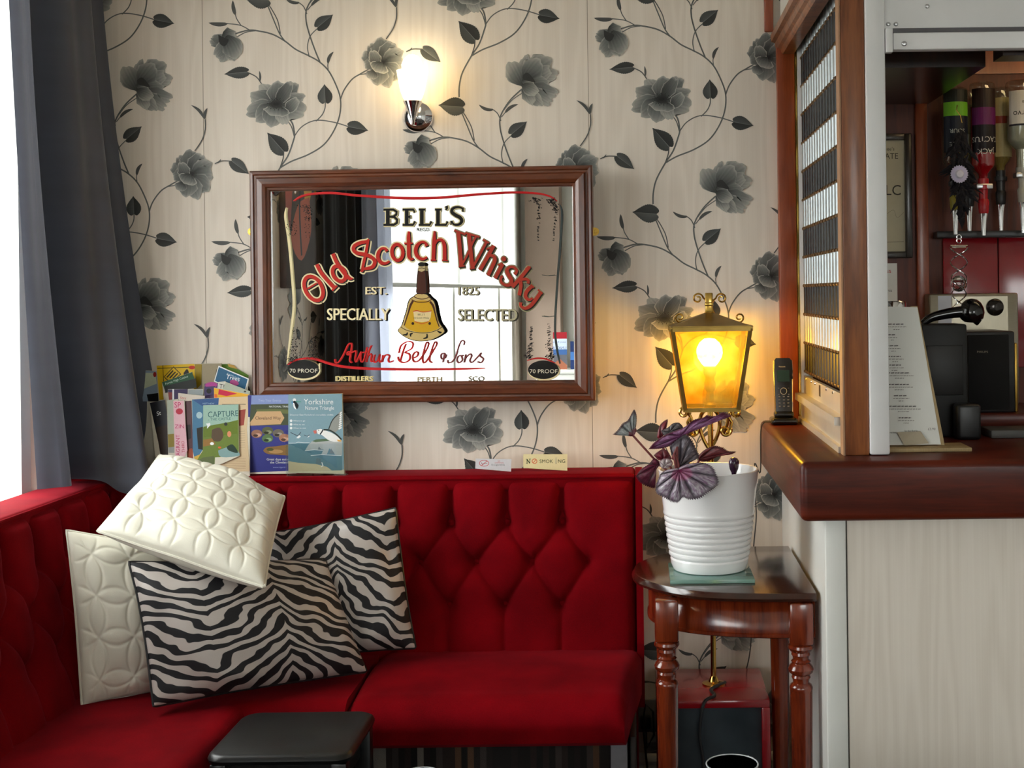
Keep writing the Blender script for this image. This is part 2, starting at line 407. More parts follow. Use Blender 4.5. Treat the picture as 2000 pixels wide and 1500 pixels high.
def sheet(name, col, T):
    m, nt, bs = nodes_of(name); L = nt.links.new
    tl = N(nt, 'ShaderNodeBsdfTranslucent'); df = N(nt, 'ShaderNodeBsdfDiffuse')
    no = N(nt, 'ShaderNodeTexNoise'); no.inputs['Scale'].default_value = 6
    cr = N(nt, 'ShaderNodeValToRGB'); cr.color_ramp.elements[0].color = (*[c*T*.95 for c in col], 1); cr.color_ramp.elements[1].color = (*[c*T*1.05 for c in col], 1); L(no.outputs[0], cr.inputs[0]); L(cr.outputs[0], tl.inputs[0])
    df.inputs[0].default_value = (*[c*.5 for c in col], 1)
    ad = N(nt, 'ShaderNodeAddShader'); L(tl.outputs[0], ad.inputs[0]); L(df.outputs[0], ad.inputs[1]); L(ad.outputs[0], nt.nodes['Material Output'].inputs[0]); return m
bl = thing('added_dimming_blind', 'added white blind half down to dim the far window, seen only as white in the mirror', 'blind', loc=(LWX+.012, 0, 0))  # blind added to cut this window's light into the room
MB().add([(0, W2[0]-.03, 1.52), (0, W2[1]+.03, 1.52), (0, W2[1]+.03, 2.50), (0, W2[0]-.03, 2.50)], [(0, 1, 2, 3)]).build('cloth', sheet('blind_cloth', (1, 1, .98), .26), bl, smooth=False)
MB().tube([(.012, W2[0]-.04, 2.52), (.012, W2[1]+.04, 2.52)], .02, 16).build('roller', M_white, bl); MB().rbox((-.004, W2[0]-.03, 1.50), (.008, W2[1]+.03, 1.522), .003).build('weight_bar', M_white, bl)
window(1, W1, [-.95]); window(2, W2, [-5.75, -4.4])
w3 = struct(MB().box((W3[0], FY-.08, W3[2]), (W3[0]+.05, FY-.03, W3[3])).box((W3[1]-.05, FY-.08, W3[2]), (W3[1], FY-.03, W3[3])).box((W3[0]+.05, FY-.08, W3[2]), (W3[1]-.05, FY-.03, W3[2]+.05)).box((W3[0]+.05, FY-.08, W3[3]-.05), (W3[1]-.05, FY-.03, W3[3])).build('window_3', M_upvc, smooth=False))  # unseen window added to brighten the bar and room from the front
MB().box((1.375, FY-.08, W3[2]+.05), (1.425, FY-.03, W3[3]-.05)).build('mullion', M_upvc, w3, smooth=False)
for a, b_ in ((W3[0]+.05, 1.375), (1.425, W3[1]-.05)): MB().box((a, FY-.056, W3[2]+.05), (b_, FY-.05, W3[3]-.05)).build('pane', M_pane, w3, smooth=False)

# ================================================================ wallpaper print
INK = [sr(38, 38, 37), sr(74, 77, 76), sr(116, 119, 117), sr(170, 169, 162)]
def lerp(a, b_, t): return tuple(x+(y-x)*t for x, y in zip(a, b_))
def petal(p, bx, by, tx, ty, w, tone=.5, ruf=.06, edge=.27, belly=.62, seed=0, rim=None):
    """one painted petal from its root b to its tip t, w = width"""
    rs = np.random.RandomState(seed+int(bx*7+by*3+tx) % 9973)
    w = w*1.22; d = np.array((tx-bx, ty-by), float); Ln = np.hypot(*d); d /= Ln; nn = np.array((-d[1], d[0]))
    nt_, ns = 10, 15; ph = rs.rand(4)*6.28
    vs_, cs = [], []
    for i in range(nt_):
        t = i/(nt_-1)
        wd = w/2*(math.sin(math.pi*min(1, t**.75*belly+.0))**.8 if t < .96 else math.sin(math.pi*belly)**.8*.96)
        wd = max(wd, w*.06)
        for j in range(ns):
            q = -1+2*j/(ns-1)
            tip = t*Ln*(1-.40*abs(q)**2.8*t)*(1+ruf*.6*t*(math.sin(q*6+ph[0])+.5*math.sin(q*13+ph[1])))
            sd = q*wd*(1+ruf*.8*math.sin(t*11+ph[2]+q))
            P = np.array((bx, by))+d*tip+nn*sd
            vs_.append(tuple(P))
            v = (tone+.07)*(.14+1.12*t**.9)+.10*math.sin(q*19+ph[3])*(1-t*.4)*tone+.12*(q if ph[0] > 3 else -q)
            if abs(q) > .9 or t > .95: v += edge
            v = max(0, min(.999, v))*3; k = int(v)
            cs.append(lerp(INK[k], INK[min(3, k+1)], v-k))
    fs = [(i*ns+j, i*ns+j+1, (i+1)*ns+j+1, (i+1)*ns+j) for i in range(nt_-1) for j in range(ns-1)]
    h = p.lift(); p.mb.add([p.fn(a[0], a[1], h) for a in vs_], fs, cs)
    if rim:
        ol = [vs_[i*ns] for i in range(2, nt_)]+[vs_[(nt_-1)*ns+j] for j in range(ns)]+[vs_[i*ns+ns-1] for i in range(nt_-1, 1, -1)]
        p.stroke(ol, rim, INK[3])
def heart(p, bx, by, tx, ty, w, dark=.10, lite=.42, seed=0):
    """heart-shaped leaf with a midrib, stalk end b, tip t; one half darker"""
    d = np.array((tx-bx, ty-by), float); Ln = np.hypot(*d); d /= Ln; nn = np.array((-d[1], d[0])); B = np.array((bx, by))
    prof = [(0, 0), (-.10, .30), (-.04, .62), (.12, .90), (.30, 1.0), (.48, .90), (.64, .66), (.78, .40), (.88, .18), (1, 0)]
    for sgn, tone in ((1, dark), (-1, lite*.55)):
        pts = catmull(prof, 4); n = len(pts)
        vs_, cs = [], []
        for i, (a, s_) in enumerate(pts):
            jag = 1+.035*(-1)**i
            for q in (0, .5, 1):
                mid = B+d*Ln*max(0, min(1, a))*1.0
                out = B+d*Ln*a+nn*sgn*s_*w/2*jag
                P = mid+(out-mid)*q; vs_.append(tuple(P))
                v = max(0, min(.999, tone+(.16*(1-q) if sgn < 0 else .10*q)))*3; k = int(v)
                cs.append(lerp(INK[k], INK[min(3, k+1)], v-k) if v > .3 else lerp(sr(34, 34, 33), INK[1], v))
        fs = [(i*3+j, i*3+j+1, (i+1)*3+j+1, (i+1)*3+j) for i in range(n-1) for j in range(2)]
        h = p.lift(); p.mb.add([p.fn(a[0], a[1], h) for a in vs_], fs, cs)
    p.stroke([tuple(B), tuple(B+d*Ln*.85)], [3.2, 1.2], INK[2])
def blade(p, bx, by, tx, ty, w=11, bend=.12, tone=.42):
    d = np.array((tx-bx, ty-by), float); nn = np.array((-d[1], d[0]))
    P = [np.array((bx, by))+d*t+nn*bend*math.sin(math.pi*t) for t in np.linspace(0, 1, 9)]
    p.stroke([tuple(q) for q in P], [2.5]+[max(2, w*math.sin(math.pi*(.12+.86*t))**.8) for t in np.linspace(0, 1, 9)[1:-1]]+[.6], lerp(INK[0], INK[2], tone))
def vine(p, pts, w=5, tone=.5):
    P = catmull(pts, 6); w = w*1.15
    p.stroke(P, w, lerp(INK[0], INK[2], tone))
    p.stroke([(a[0]+w*.22, a[1]) for a in P], w*.35, INK[2])
def motif():
    """one repeat of the trailing-poppy paper, drawn in units of 1/1913 m, origin at the open poppy"""
    k = 1/(2.679*714.3)
    p = Print(lambda x, y, h: Vector(((x-435)*k, -h, -(y-520)*k)), eps=1.1e-5, base=2e-4)
    vine(p, [(383, 1068), (385, 1010), (402, 940), (450, 853), (492, 790), (520, 715), (527, 680), (517, 622), (492, 590)], 7)
    vine(p, [(526, 692), (512, 640), (494, 612)], 5)
    vine(p, [(526, 690), (560, 645), (610, 615), (662, 607), (740, 620), (812, 643)], 5)
    vine(p, [(640, 612), (672, 580), (688, 545), (690, 512)], 5)
    vine(p, [(452, 852), (510, 820), (600, 785), (680, 735), (735, 660), (765, 580), (770, 500), (750, 430), (710, 350), (660, 300), (605, 268), (540, 235), (482, 190), (420, 155), (350, 137), (290, 132), (215, 152)], 6.5)
    vine(p, [(330, 135), (280, 142), (232, 166)], 4.5)
    vine(p, [(300, 131), (250, 105), (180, 95)], 4.5); vine(p, [(255, 107), (232, 70), (224, 40)], 4.5)
    blade(p, 185, 96, 85, 90, 22, -.06); blade(p, 226, 52, 213, -26, 20, -.05)
    vine(p, [(484, 192), (455, 150), (422, 70), (395, 2)], 5.5); vine(p, [(460, 152), (447, 85), (420, 30), (402, 2)], 4.5, .2)
    vine(p, [(770, 500), (790, 450), (832, 395), (880, 365), (935, 335)], 6); vine(p, [(872, 371), (925, 364)], 4.5)
    vine(p, [(665, 302), (640, 240), (610, 150), (595, 80), (601, 20), (648, -55), (712, -115)], 6.5)
    vine(p, [(618, -8), (660, -58), (720, -98)], 4)
    vine(p, [(610, 276), (601, 222), (617, 165), (660, 122)], 4.5)
    vine(p, [(600, 50), (582, 10), (552, -14)], 4.5); blade(p, 562, -8, 486, -36, 17, -.12); 
    vine(p, [(604, 30), (622, 8), (632, 4)], 4); blade(p, 622, 8, 692, -36, 17, -.1)
    vine(p, [(708, 345), (706, 318), (712, 296)], 4); blade(p, 707, 312, 737, 250, 17, -.12)
    vine(p, [(470, 764), (466, 805), (450, 852)], 5, .1)
    vine(p, [(358, 412), (330, 375), (280, 350)], 5, .2); blade(p, 350, 400, 347, 345, 11, .05)
    heart(p, 282, 350, 162, 360, 62); heart(p, 690, 512, 687, 418, 78, .08, .5); heart(p, 812, 643, 914, 664, 74, .07, .4)
    heart(p, 655, 120, 737, 55, 72, .12, .42); heart(p, 470, 768, 384, 668, 92, .04, .3); heart(p, 400, 1120, 273, 1108, 96, .10, .55)
    # open poppy
    for (tx, ty, w, t, sd, rm) in ((352, 420, 88, .78, 1, None), (300, 472, 92, .66, 2, None), (278, 566, 86, .62, 3, None), (330, 606, 92, .60, 4, None),
                                   (540, 412, 84, .50, 5, None), (582, 478, 64, .60, 6, None), (586, 560, 104, .66, 7, None), (400, 636, 100, .62, 8, None), (484, 626, 60, .8, 9, None),
                                   (452, 404, 98, .52, 10, 2), (512, 410, 60, .42, 11, 2)):
        petal(p, 436, 522, tx, ty, w, t, seed=sd, rim=rm)
    petal(p, 480, 566, 546, 494, 52, .6, seed=12, rim=2.5); petal(p, 440, 525, 432, 582, 112, .62, seed=13, rim=2.8, belly=.55)
    p.ell(434, 520, 30, 21, lerp(INK[0], INK[1], .3), 20)
    for i in range(26):
        a = 2*math.pi*i/26+.1; q = 44 if i % 2 else 34
        p.stroke([(434, 520), (434+q*math.cos(a)*1.05, 520+q*.72*math.sin(a))], [2.2, 1.6], sr(30, 30, 30)); p.ell(434+q*math.cos(a)*1.05, 520+q*.72*math.sin(a), 2.6, 2.2, sr(30, 30, 30), 6)
    # side-on poppy at the right of the branch
    ox, oy = 985, 310
    for (bx, by, tx, ty, w, t, sd, rm) in ((-10, -10, -96, -40, 74, .52, 21, None), (-10, -10, -86, 16, 62, .50, 22, None), (-5, -5, -58, -96, 62, .50, 23, None), (0, 0, 4, -128, 92, .45, 24, None),
                                           (5, 0, 62, -104, 80, .52, 25, 2), (10, 0, 112, -62, 74, .62, 26, None), (10, 5, 120, 6, 86, .62, 27, None), (5, 10, 100, 82, 86, .56, 28, None),
                                           (0, 10, 40, 128, 78, .60, 29, None), (-5, 10, -20, 116, 88, .56, 30, None), (-40, 40, -56, 84, 56, .66, 31, None)):
        petal(p, ox+bx, oy+by, ox+tx, oy+ty, w, t, seed=sd, rim=rm)
    petal(p, ox-14, oy+22, ox-48, oy-62, 54, .55, seed=32, rim=3); petal(p, ox+4, oy-2, ox-22, oy+48, 84, .64, seed=33, rim=3, belly=.55)
    for i in range(18):
        a = -2.2+i*.21; p.stroke([(ox+8, oy-2), (ox+8+30*math.cos(a), oy-2+26*math.sin(a))], [2.2, 1.4], sr(36, 36, 36))
    vine(p, [(ox+28, oy-122), (ox+66, oy-178), (ox+84, oy-235), (ox+84, oy-288)], 5, .2)
    blade(p, ox+80, oy-290, ox+12, oy-362, 15, .1); blade(p, ox+82, oy-288, ox+96, oy-345, 15, -.1)
    vine(p, [(ox+132, oy-54), (ox+168, oy-68), (ox+222, oy-66)], 4.5, .2); blade(p, ox+142, oy-58, ox+164, oy-78, 7)
    heart(p, ox+222, oy-66, ox+310, oy+2, 66, .16, .5)
    # drooping poppy (two thirds open)
    ox, oy = 712, -128
    for (bx, by, tx, ty, w, t, sd) in ((0, 0, 28, -162, 64, .62, 41), (28, -60, 150, -142, 110, .62, 42), (60, -60, 186, -60, 74, .72, 43), (30, -30, 150, -92, 84, .66, 44),
                                       (40, -20, 140, -20, 60, .58, 45), (20, 0, 184, 40, 74, .64, 46), (10, 5, 150, 92, 70, .70, 47), (5, 10, 104, 98, 62, .66, 48), (5, 5, 60, 92, 56, .78, 49)):
        petal(p, ox+bx, oy+by, ox+tx, oy+ty, w, t, seed=sd, ruf=.08)
    petal(p, ox+2, oy-6, ox-62, oy-128, 92, .72, seed=50); petal(p, ox+10, oy-40, ox+96, oy-138, 96, .60, seed=52)
    petal(p, ox+0, oy-30, ox+64, oy-22, 44, .74, seed=51, rim=1.5); petal(p, ox+0, oy-8, ox+84, oy+34, 60, .74, seed=53)
    p.poly([(ox+4, oy-58), (ox+30, oy-72), (ox+58, oy-44), (ox+70, oy-20), (ox+36, oy-28), (ox+8, oy-36)], lerp(INK[0], INK[1], .2), 4)
    # half-closed bud on the long arm
    ox, oy = 176, 212
    for (bx, by, tx, ty, w, t, sd) in ((20, -20, -84, -16, 52, .56, 61), (20, -20, -76, -44, 48, .50, 62), (20, -30, -30, 80, 84, .62, 63), (28, -30, 30, 78, 70, .56, 64), (20, -30, -56, 56, 60, .60, 65)):
        petal(p, ox+bx, oy+by, ox+tx, oy+ty, w, t, seed=sd)
    petal(p, ox-20, oy-52, ox+52, oy-60, 64, .66, seed=66, belly=.7); petal(p, ox+6, oy-54, ox+58, oy+64, 92, .66, seed=67)
    p.poly([(ox-40, oy-58), (ox-8, oy-42), (ox+14, oy-30), (ox-6, oy+2), (ox-34, oy-14)], lerp(INK[0], INK[1], .15), 4)
    return p
_mo = motif().build('poppy_print', M_print, wall_back)
A0 = px(1292.4, 194, 0)
SW, VR = .5266, .598
first = True
def print_on(parent, cells, tf):
    global first
    for (i, j) in cells:
        o = _mo if first else _mo.copy()
        if not first: link(o)
        first = False
        o.parent = parent; tf(o, i*SW, j*VR+(.5*VR if i % 2 else 0))
def tf_back(o, a, c): o.location = (A0.x+a, 0, A0.z+c)
print_on(wall_back, [(i, j) for i in range(-3, 1) for j in range(-4, 3) if .0 < A0.z+j*VR < 2.6], tf_back)
# the same paper between the two windows of the left wall
def tf_left(o, a, c): o.location = (LWX, -2.35+a, A0.z+c); o.rotation_euler = (0, 0, math.pi/2)
print_on(wall_left, [(i, j) for i in (0, 1) for j in (-2, -1, 0, 1)], tf_left)
# ================================================================ corner banquette
def velvet():
    m, nt, bs = nodes_of('red_velvet'); L = nt.links.new
    tc = N(nt, 'ShaderNodeTexCoord')
    n1 = N(nt, 'ShaderNodeTexNoise'); n1.inputs['Scale'].default_value = 7; n1.inputs['Detail'].default_value = 3; L(tc.outputs['Object'], n1.inputs['Vector'])
    n2 = N(nt, 'ShaderNodeTexNoise'); n2.inputs['Scale'].default_value = 420; n2.inputs['Detail'].default_value = 2; L(tc.outputs['Object'], n2.inputs['Vector'])
    ad = N(nt, 'ShaderNodeMath', operation='MULTIPLY_ADD'); ad.inputs[1].default_value = .35; L(n2.outputs[0], ad.inputs[0]); L(n1.outputs[0], ad.inputs[2])
    cr = N(nt, 'ShaderNodeValToRGB'); cr.color_ramp.elements[0].position = .45; cr.color_ramp.elements[1].position = .9
    cr.color_ramp.elements[0].color = (*sr(98, 0, 8), 1); cr.color_ramp.elements[1].color = (*sr(132, 3, 15), 1)
    L(ad.outputs[0], cr.inputs[0]); L(cr.outputs[0], bs.inputs['Base Color'])
    bs.inputs['Roughness'].default_value = .85; bs.inputs['Specular IOR Level'].default_value = .06
    bs.inputs['Sheen Weight'].default_value = .16; bs.inputs['Sheen Roughness'].default_value = .35; bs.inputs['Sheen Tint'].default_value = (1, .10, .16, 1)
    bp = N(nt, 'ShaderNodeBump'); bp.inputs['Strength'].default_value = .25; bp.inputs['Distance'].default_value = .001
    L(n2.outputs[0], bp.inputs['Height']); L(bp.outputs[0], bs.inputs['Normal'])
    return m
M_velvet = velvet()
M_stripe = carpet_mat(); M_stripe.name = 'striped_plinth_cloth'
sofa = thing('corner_banquette', 'red velvet corner banquette with deep buttoned back below the mirror', 'sofa')
ZS, ZT = .53, .965                      # seat line, top of the tufted face
TP = .1455                              # button spacing
R1, R2, R3 = .856, .757, .652           # button rows
def seg_dist(U, V, a, b_):
    ax, ay = a; bx, by = b_; dx, dy = bx-ax, by-ay
    t = np.clip(((U-ax)*dx+(V-ay)*dy)/(dx*dx+dy*dy), 0, 1)
    return np.hypot(U-ax-t*dx, V-ay-t*dy)
def tufted(u0, u1, off, nu, nv=120, last=9):
    """height field of the tufted back; u runs along the wall; off = place of a seam"""
    U, V = np.meshgrid(np.linspace(u0, u1, nu), np.linspace(ZS-.04, ZT, nv), indexing='ij')
    ks = range(int((u0-off)/TP)-2, int((u1-off)/TP)+3)
    deep = np.full(U.shape, 9.); crease = np.full(U.shape, 9.); but = np.full(U.shape, 9.); buts = []
    for k in ks:
        s = off+k*TP; s2 = s+.068
        if s > last: continue
        deep = np.minimum(deep, seg_dist(U, V, (s, R1), (s, ZT+.1)))
        crease = np.minimum(crease, seg_dist(U, V, (s, ZS-.1), (s, R3)))
        for a, b_ in (((s, R1), (s2, R2)), ((s2, R2), (s+TP, R1)), ((s, R3), (s2, R2)), ((s2, R2), (s+TP, R3))):
            if min(a[0], b_[0]) > u0-.02 and max(a[0], b_[0]) < min(u1-.01, last+.06): crease = np.minimum(crease, seg_dist(U, V, a, b_))
        for q in ((s, R1), (s2, R2), (s, R3)):
            if u0+.02 < q[0] < u1-.03: but = np.minimum(but, np.hypot(U-q[0], V-q[1])); buts.append(q)
    h = .042*np.ones(U.shape)
    h -= .040*np.exp(-(deep/.011)**1.0)
    h -= .015*np.exp(-crease/.010)
    h -= .030*np.exp(-but/.016)+.010*np.exp(-but/.05)
    e = np.minimum(U-u0, u1-U); h *= 1-np.exp(-np.maximum(e, 0)/.010)*.9
    h *= 1-np.exp(-np.maximum(ZT-V, 0)/.008)*.85
    return U, V, h, buts
def rake(V): return .13+(ZT-V)/(ZT-ZS)*.10          # distance of the face from the wall
SX1 = -.012
U, V, h, buts = tufted(-1.40, SX1, -.205, 330, last=-.15)
g = np.stack([U, -(rake(V)+h-.015), V], -1); 
bk = MB().grid(g[::-1]).build('back_cushion', M_velvet, sofa, auto=False)
def buttons(lst, f, par, seen):
    m0 = None
    for q in lst:
        P = f(q)
        if not seen(P): continue
        if m0 is None:
            m0 = MB().lathe([(0, .004), (.005, .0035), (.008, .001), (.0085, -.002)], seg=12, axis='y').build('button', M_velvet, par); o = m0
        else: o = m0.copy(); link(o, par)
        o.location = P[0]; o.rotation_euler = P[1]
buttons(buts, lambda q: ((q[0], -(rake(q[1])-.017), q[1]), (0, 0, 0)), bk, lambda P: P[0][0] > -1.2)
U, V, h, buts = tufted(-2.0, -.16, -.30, 400)
g = np.stack([LWX+rake(V)+h-.015, U, V], -1)
bk2 = MB().grid(g).build('back_cushion', M_velvet, sofa, auto=False)
buttons(buts, lambda q: ((LWX+rake(q[1])-.017, q[0], q[1]), (0, 0, math.pi/2)), bk2, lambda P: P[0][1] > -1.3)
# padded top rails and their piping
t = MB().rbox((LWX+.002, -.138, ZT-.03), (SX1, -.002, ZT+.014), .012, 3)
t.build('top_rail', M_velvet, sofa)
MB().rbox((LWX+.002, -2.0, ZT-.03), (LWX+.138, -.13, ZT+.012), .012, 3).build('top_rail', M_velvet, sofa)
MB().tube([(-1.38, -.138, ZT+.006), (SX1-.002, -.138, ZT+.006)], .0045).tube([(LWX+.138, -2, ZT+.006), (LWX+.138, -.14, ZT+.006)], .0045).build('piping', M_velvet, sofa)
# end panel
MB().prism([(SX1, -.002, .40), (SX1, -.25, .40), (SX1, -.245, .56), (SX1, -.14, ZT+.010), (SX1, -.002, ZT+.012)], (.018, 0, 0)).build('end_panel', M_velvet, sofa, smooth=False)
# core of the back, so that it is solid
MB().prism([(-1.40, -.004, .05), (-1.40, -.20, .05), (-1.40, -.21, .50), (-1.40, -.115, ZT-.02), (-1.40, -.004, ZT-.02)], (1.388, 0, 0)).build('back_frame', M_velvet, sofa, smooth=False)
MB().prism([(LWX+.004, -2, .05), (LWX+.20, -2, .05), (LWX+.21, -2, .50), (LWX+.115, -2, ZT-.02), (LWX+.004, -2, ZT-.02)], (0, 1.86, 0)).build('back_frame', M_velvet, sofa, smooth=False)
# seats: a loaf-shaped squab, section swept along x with a soft crown
def squab(x0, x1, y0, y1, z0, zt, taper=0, nx=60, along='x', crown=.014):
    sec = [(y1, z0), (y1, zt-.03), (y1-.01, zt-.005), (y1-.03, zt)]
    n = 26
    for i in range(n+1): sec.append((y1-.03+(y0+.075-(y1-.03))*i/n, zt+crown*math.sin(math.pi*i/n)))
    for i in range(1, 13):
        a = math.pi/2*i/12; sec.append((y0+.075-.075*math.sin(a), zt-.06+.06*math.cos(a)))
    for i in range(1, 5): sec.append((y0+.003*i, zt-.06-(zt-.06-z0-.012)*i/4))
    sec += [(y0+.03, z0)]
    S = np.array(sec); S = np.concatenate([S]); 
    xs = np.linspace(0, 1, nx); P = np.zeros((nx, len(S), 3))
    for i, t in enumerate(xs):
        e = min(t, 1-t)*(x1-x0); k = 1-.25*math.exp(-e/.012)
        X = x0+(x1-x0)*t
        P[i, :, 0] = X-taper*t**6*np.clip((y1-S[:, 0])/(y1-y0), 0, 1)
        P[i, :, 1] = S[:, 0]; P[i, :, 2] = z0+(S[:, 1]-z0)*(k if e < .04 else 1)
    if along == 'y': P = np.stack([-P[:, :, 1], P[:, :, 0], P[:, :, 2]], -1)
    m = MB(); m.grid(P)
    nn = len(S); m.f += [tuple(range(nn)), tuple((nx-1)*nn+i for i in range(nn))[::-1]]
    return m
squab(-.665, SX1+.016, -.65, -.20, .435, ZS+.015, taper=.045).build('seat', M_velvet, sofa, merge=True)
bm = bmesh.new(); lp = [(LWX+.19, -2.0), (-.885, -2.0), (-.885, -.645), (-.667, -.645), (-.667, -.20), (LWX+.19, -.20)]
vb = [bm.verts.new((x, y, .43)) for x, y in lp]; bm.faces.new(vb[::-1]); 
vt = [bm.verts.new((x, y, ZS+.012)) for x, y in lp]; bm.faces.new(vt)
for i in range(6): bm.faces.new((vb[i], vb[(i+1) % 6], vt[(i+1) % 6], vt[i]))
bm.normal_update(); ed = [e for e in bm.edges if e.verts[0].co.z > .5 and e.verts[1].co.z > .5 and not (abs(e.verts[0].co.x+.667) < 1e-4 and abs(e.verts[1].co.x+.667) < 1e-4)]
bmesh.ops.bevel(bm, geom=ed, offset=.05, segments=6, affect='EDGES', profile=.5); bmesh.ops.triangulate(bm, faces=[f for f in bm.faces if len(f.verts) > 4]); bm.verts.index_update()
mb = MB(); mb.add([v.co[:] for v in bm.verts], [[v.index for v in f.verts] for f in bm.faces]); bm.free()
mb.build('seat', M_velvet, sofa, auto=50)
# striped plinth and the pale foot
MB().box((-1.34, -.585, 0), (-.075, -.1, .434)).box((LWX+.1, -2, 0), (-.95, -.55, .43)).build('plinth', M_stripe, sofa, smooth=False)
M_greyp = mat('grey_paint', sr(120, 118, 124), .6)
MB().rbox((-.074, -.60, 0), (-.036, -.545, .436), .003).build('leg', M_greyp, sofa)
MB().rbox((-.030, -.58, 0), (-.016, -.10, .44), .003).build('end_board', mat('dark_end_board', sr(40, 30, 24), .5), sofa)

# ================================================================ curtain
M_curt = mat('slate_satin', sr(64, 69, 84), .36, var=.10, scale=3, bump=.35, bscale=420, stretch=(1, 1, 9), spec=.6, sheen=.3)
def add_glow(m, col):
    nt = m.node_tree; out = nt.nodes['Material Output']; bs = nt.nodes['Principled BSDF']
    tl = N(nt, 'ShaderNodeBsdfTranslucent'); tl.inputs[0].default_value = (*col, 1)
    ad = N(nt, 'ShaderNodeAddShader'); nt.links.new(bs.outputs[0], ad.inputs[0]); nt.links.new(tl.outputs[0], ad.inputs[1]); nt.links.new(ad.outputs[0], out.inputs[0])
add_glow(M_curt, (.014, .015, .019))                 # unlined satin: a little daylight comes through
def curtain(name, label, m, top, bot, z0f, zt, folds, amp, thick=.0, nu=220, nv=70, ph=0):
    """top, bot: two (x, y) ends; the cloth hangs between them in folds; z0f(u) = hem"""
    a, b_ = np.array(top[0]), np.array(top[1]); c, d = np.array(bot[0]), np.array(bot[1])
    P = np.zeros((nu, nv, 3))
    for i in range(nu):
        q = i/(nu-1); zb = z0f(q)
        for j in range(nv):
            t = j/(nv-1)                       # 0 top, 1 hem
            e0 = a+(c-a)*t**1.7; e1 = b_+(d-b_)*t**1.7
            p = e0+(e1-e0)*q; w = (e1-e0); n = np.array((w[1], -w[0])); n /= np.hypot(*n)
            fo = math.sin(2*math.pi*(folds*q+.05*math.sin(3*t))+ph)+.35*math.sin(2*math.pi*folds*2.3*q+1.3+1.1*t)
            p = p+n*amp*(.55+.45*t)*fo*min(1, (1-q)*6)*min(1, .35+q*5)
            P[i, j] = (p[0], p[1], zt+(zb-zt)*t)
    mb = MB(); mb.grid(P)
    o = mb.build(name, m, auto=False)
    if thick: md = o.modifiers.new('thickness', 'SOLIDIFY'); md.thickness = thick
    return tag(o, label, 'curtain')
curtain('window_curtain', 'long slate grey satin curtain hanging over the banquette corner', M_curt,
        ((-1.505, -.47), (-1.470, -.006)), ((-1.490, -.36), (-1.290, -.006)),
        lambda q: .990-.045*math.exp(-((q-.62)/.10)**2)+(.050*max(0, q-.70)/.30), 2.74, 1.75, .062, ph=.6)
# the pair at the second window, seen only in the mirror
M_dark = mat('black_cloth', sr(22, 22, 26), .8, var=.1, scale=5)
curtain('lined_curtain', 'nearly black curtain reflected in the mirror beside the orange picture', M_dark, ((LWX+.05, -2.40), (LWX+.05, -1.86)), ((LWX+.05, -2.40), (LWX+.05, -1.86)), lambda q: .05, 2.6, 4, .022, nu=90, nv=6)
M_thin = sheet('thin_grey_satin', sr(150, 154, 168), .9)
curtain('satin_curtain', 'pale grey lit curtain reflected in the mirror left of the bright window', M_thin, ((LWX+.07, -2.72), (LWX+.07, -2.32)), ((LWX+.07, -2.92), (LWX+.07, -2.32)), lambda q: .05, 2.6, 3, .035, nu=90, nv=12)

# ================================================================ scatter cushions
def pillow_mesh(c, T, n=150, groove=None, wr=.007, seed=0, pinch=.05):
    """c = TL, TR, BR, BL; T = full thickness; groove(u, v) -> depth; returns front+back grids with uv"""
    c = [np.array(q, float) for q in c]
    nrm = np.cross(c[1]-c[0], c[3]-c[0])+np.cross(c[3]-c[2], c[1]-c[2]); nrm /= np.linalg.norm(nrm)
    if nrm[1] > 0: nrm = -nrm
    tt = np.sin(np.linspace(-1, 1, n)*math.pi/2)*.35+np.linspace(-1, 1, n)*.65
    u, v = np.meshgrid(tt, tt, indexing='ij')
    uu = u*(1-pinch*(1-v*v)*.9); vv = v*(1-pinch*(1-u*u)*.9)
    s = (uu+1)/2; t = (vv+1)/2
    base = ((1-s)*(1-t))[..., None]*c[0]+(s*(1-t))[..., None]*c[1]+(s*t)[..., None]*c[2]+((1-s)*t)[..., None]*c[3]
    prof = np.clip((1-u**2)*(1-v**2), 0, 1)**.42
    rs = np.random.RandomState(seed); w = np.zeros(u.shape)
    for k in range(14):
        a, f, p = rs.rand()*6.28, 3+rs.rand()*9, rs.rand()*6.28
        w += np.sin(f*(u*math.cos(a)+v*math.sin(a))+p)/(f/4)
    edge = np.clip((1-u**2)*(1-v**2), 0, 1); wrk = wr*w*.5*np.exp(-((edge-.25)/.22)**2)
    g = groove(u, v) if groove is not None else 0
    hf = T/2*prof+wrk+(g*np.clip(edge*6, 0, 1))
    fr = base+nrm*hf[..., None]; bk_ = base-nrm*(T/2*prof)[..., None]
    return fr, bk_, u, v
def pillow(name, label, c, T, m, group, groove=None, seed=0, n=150, pinch=.05):
    root = thing(name, label, 'cushion', group, loc=tuple(Vector(c[3])))
    fr, bk_, u, v = pillow_mesh(c, T, n, groove, seed=seed, pinch=pinch)
    off = np.array(c[3])
    me_uv = np.stack([u, v], -1)
    for nm, G in (('front_cover', fr), ('back_cover', bk_)):
        mb = MB().grid(G-off, np.stack([(u+1)/2, (v+1)/2, np.zeros_like(u)], -1))
        mb.build(nm, m, root, auto=False)
    # sewn seam
    e = np.concatenate([fr[:, 0], fr[-1, 1:], fr[::-1, -1][1:], fr[0, ::-1][1:-1]])-off
    MB().tube([tuple(q) for q in e[::4]], .0035, 6, closed=True).build('seam', m if 'zebra' not in label else M_black, root)
    return root
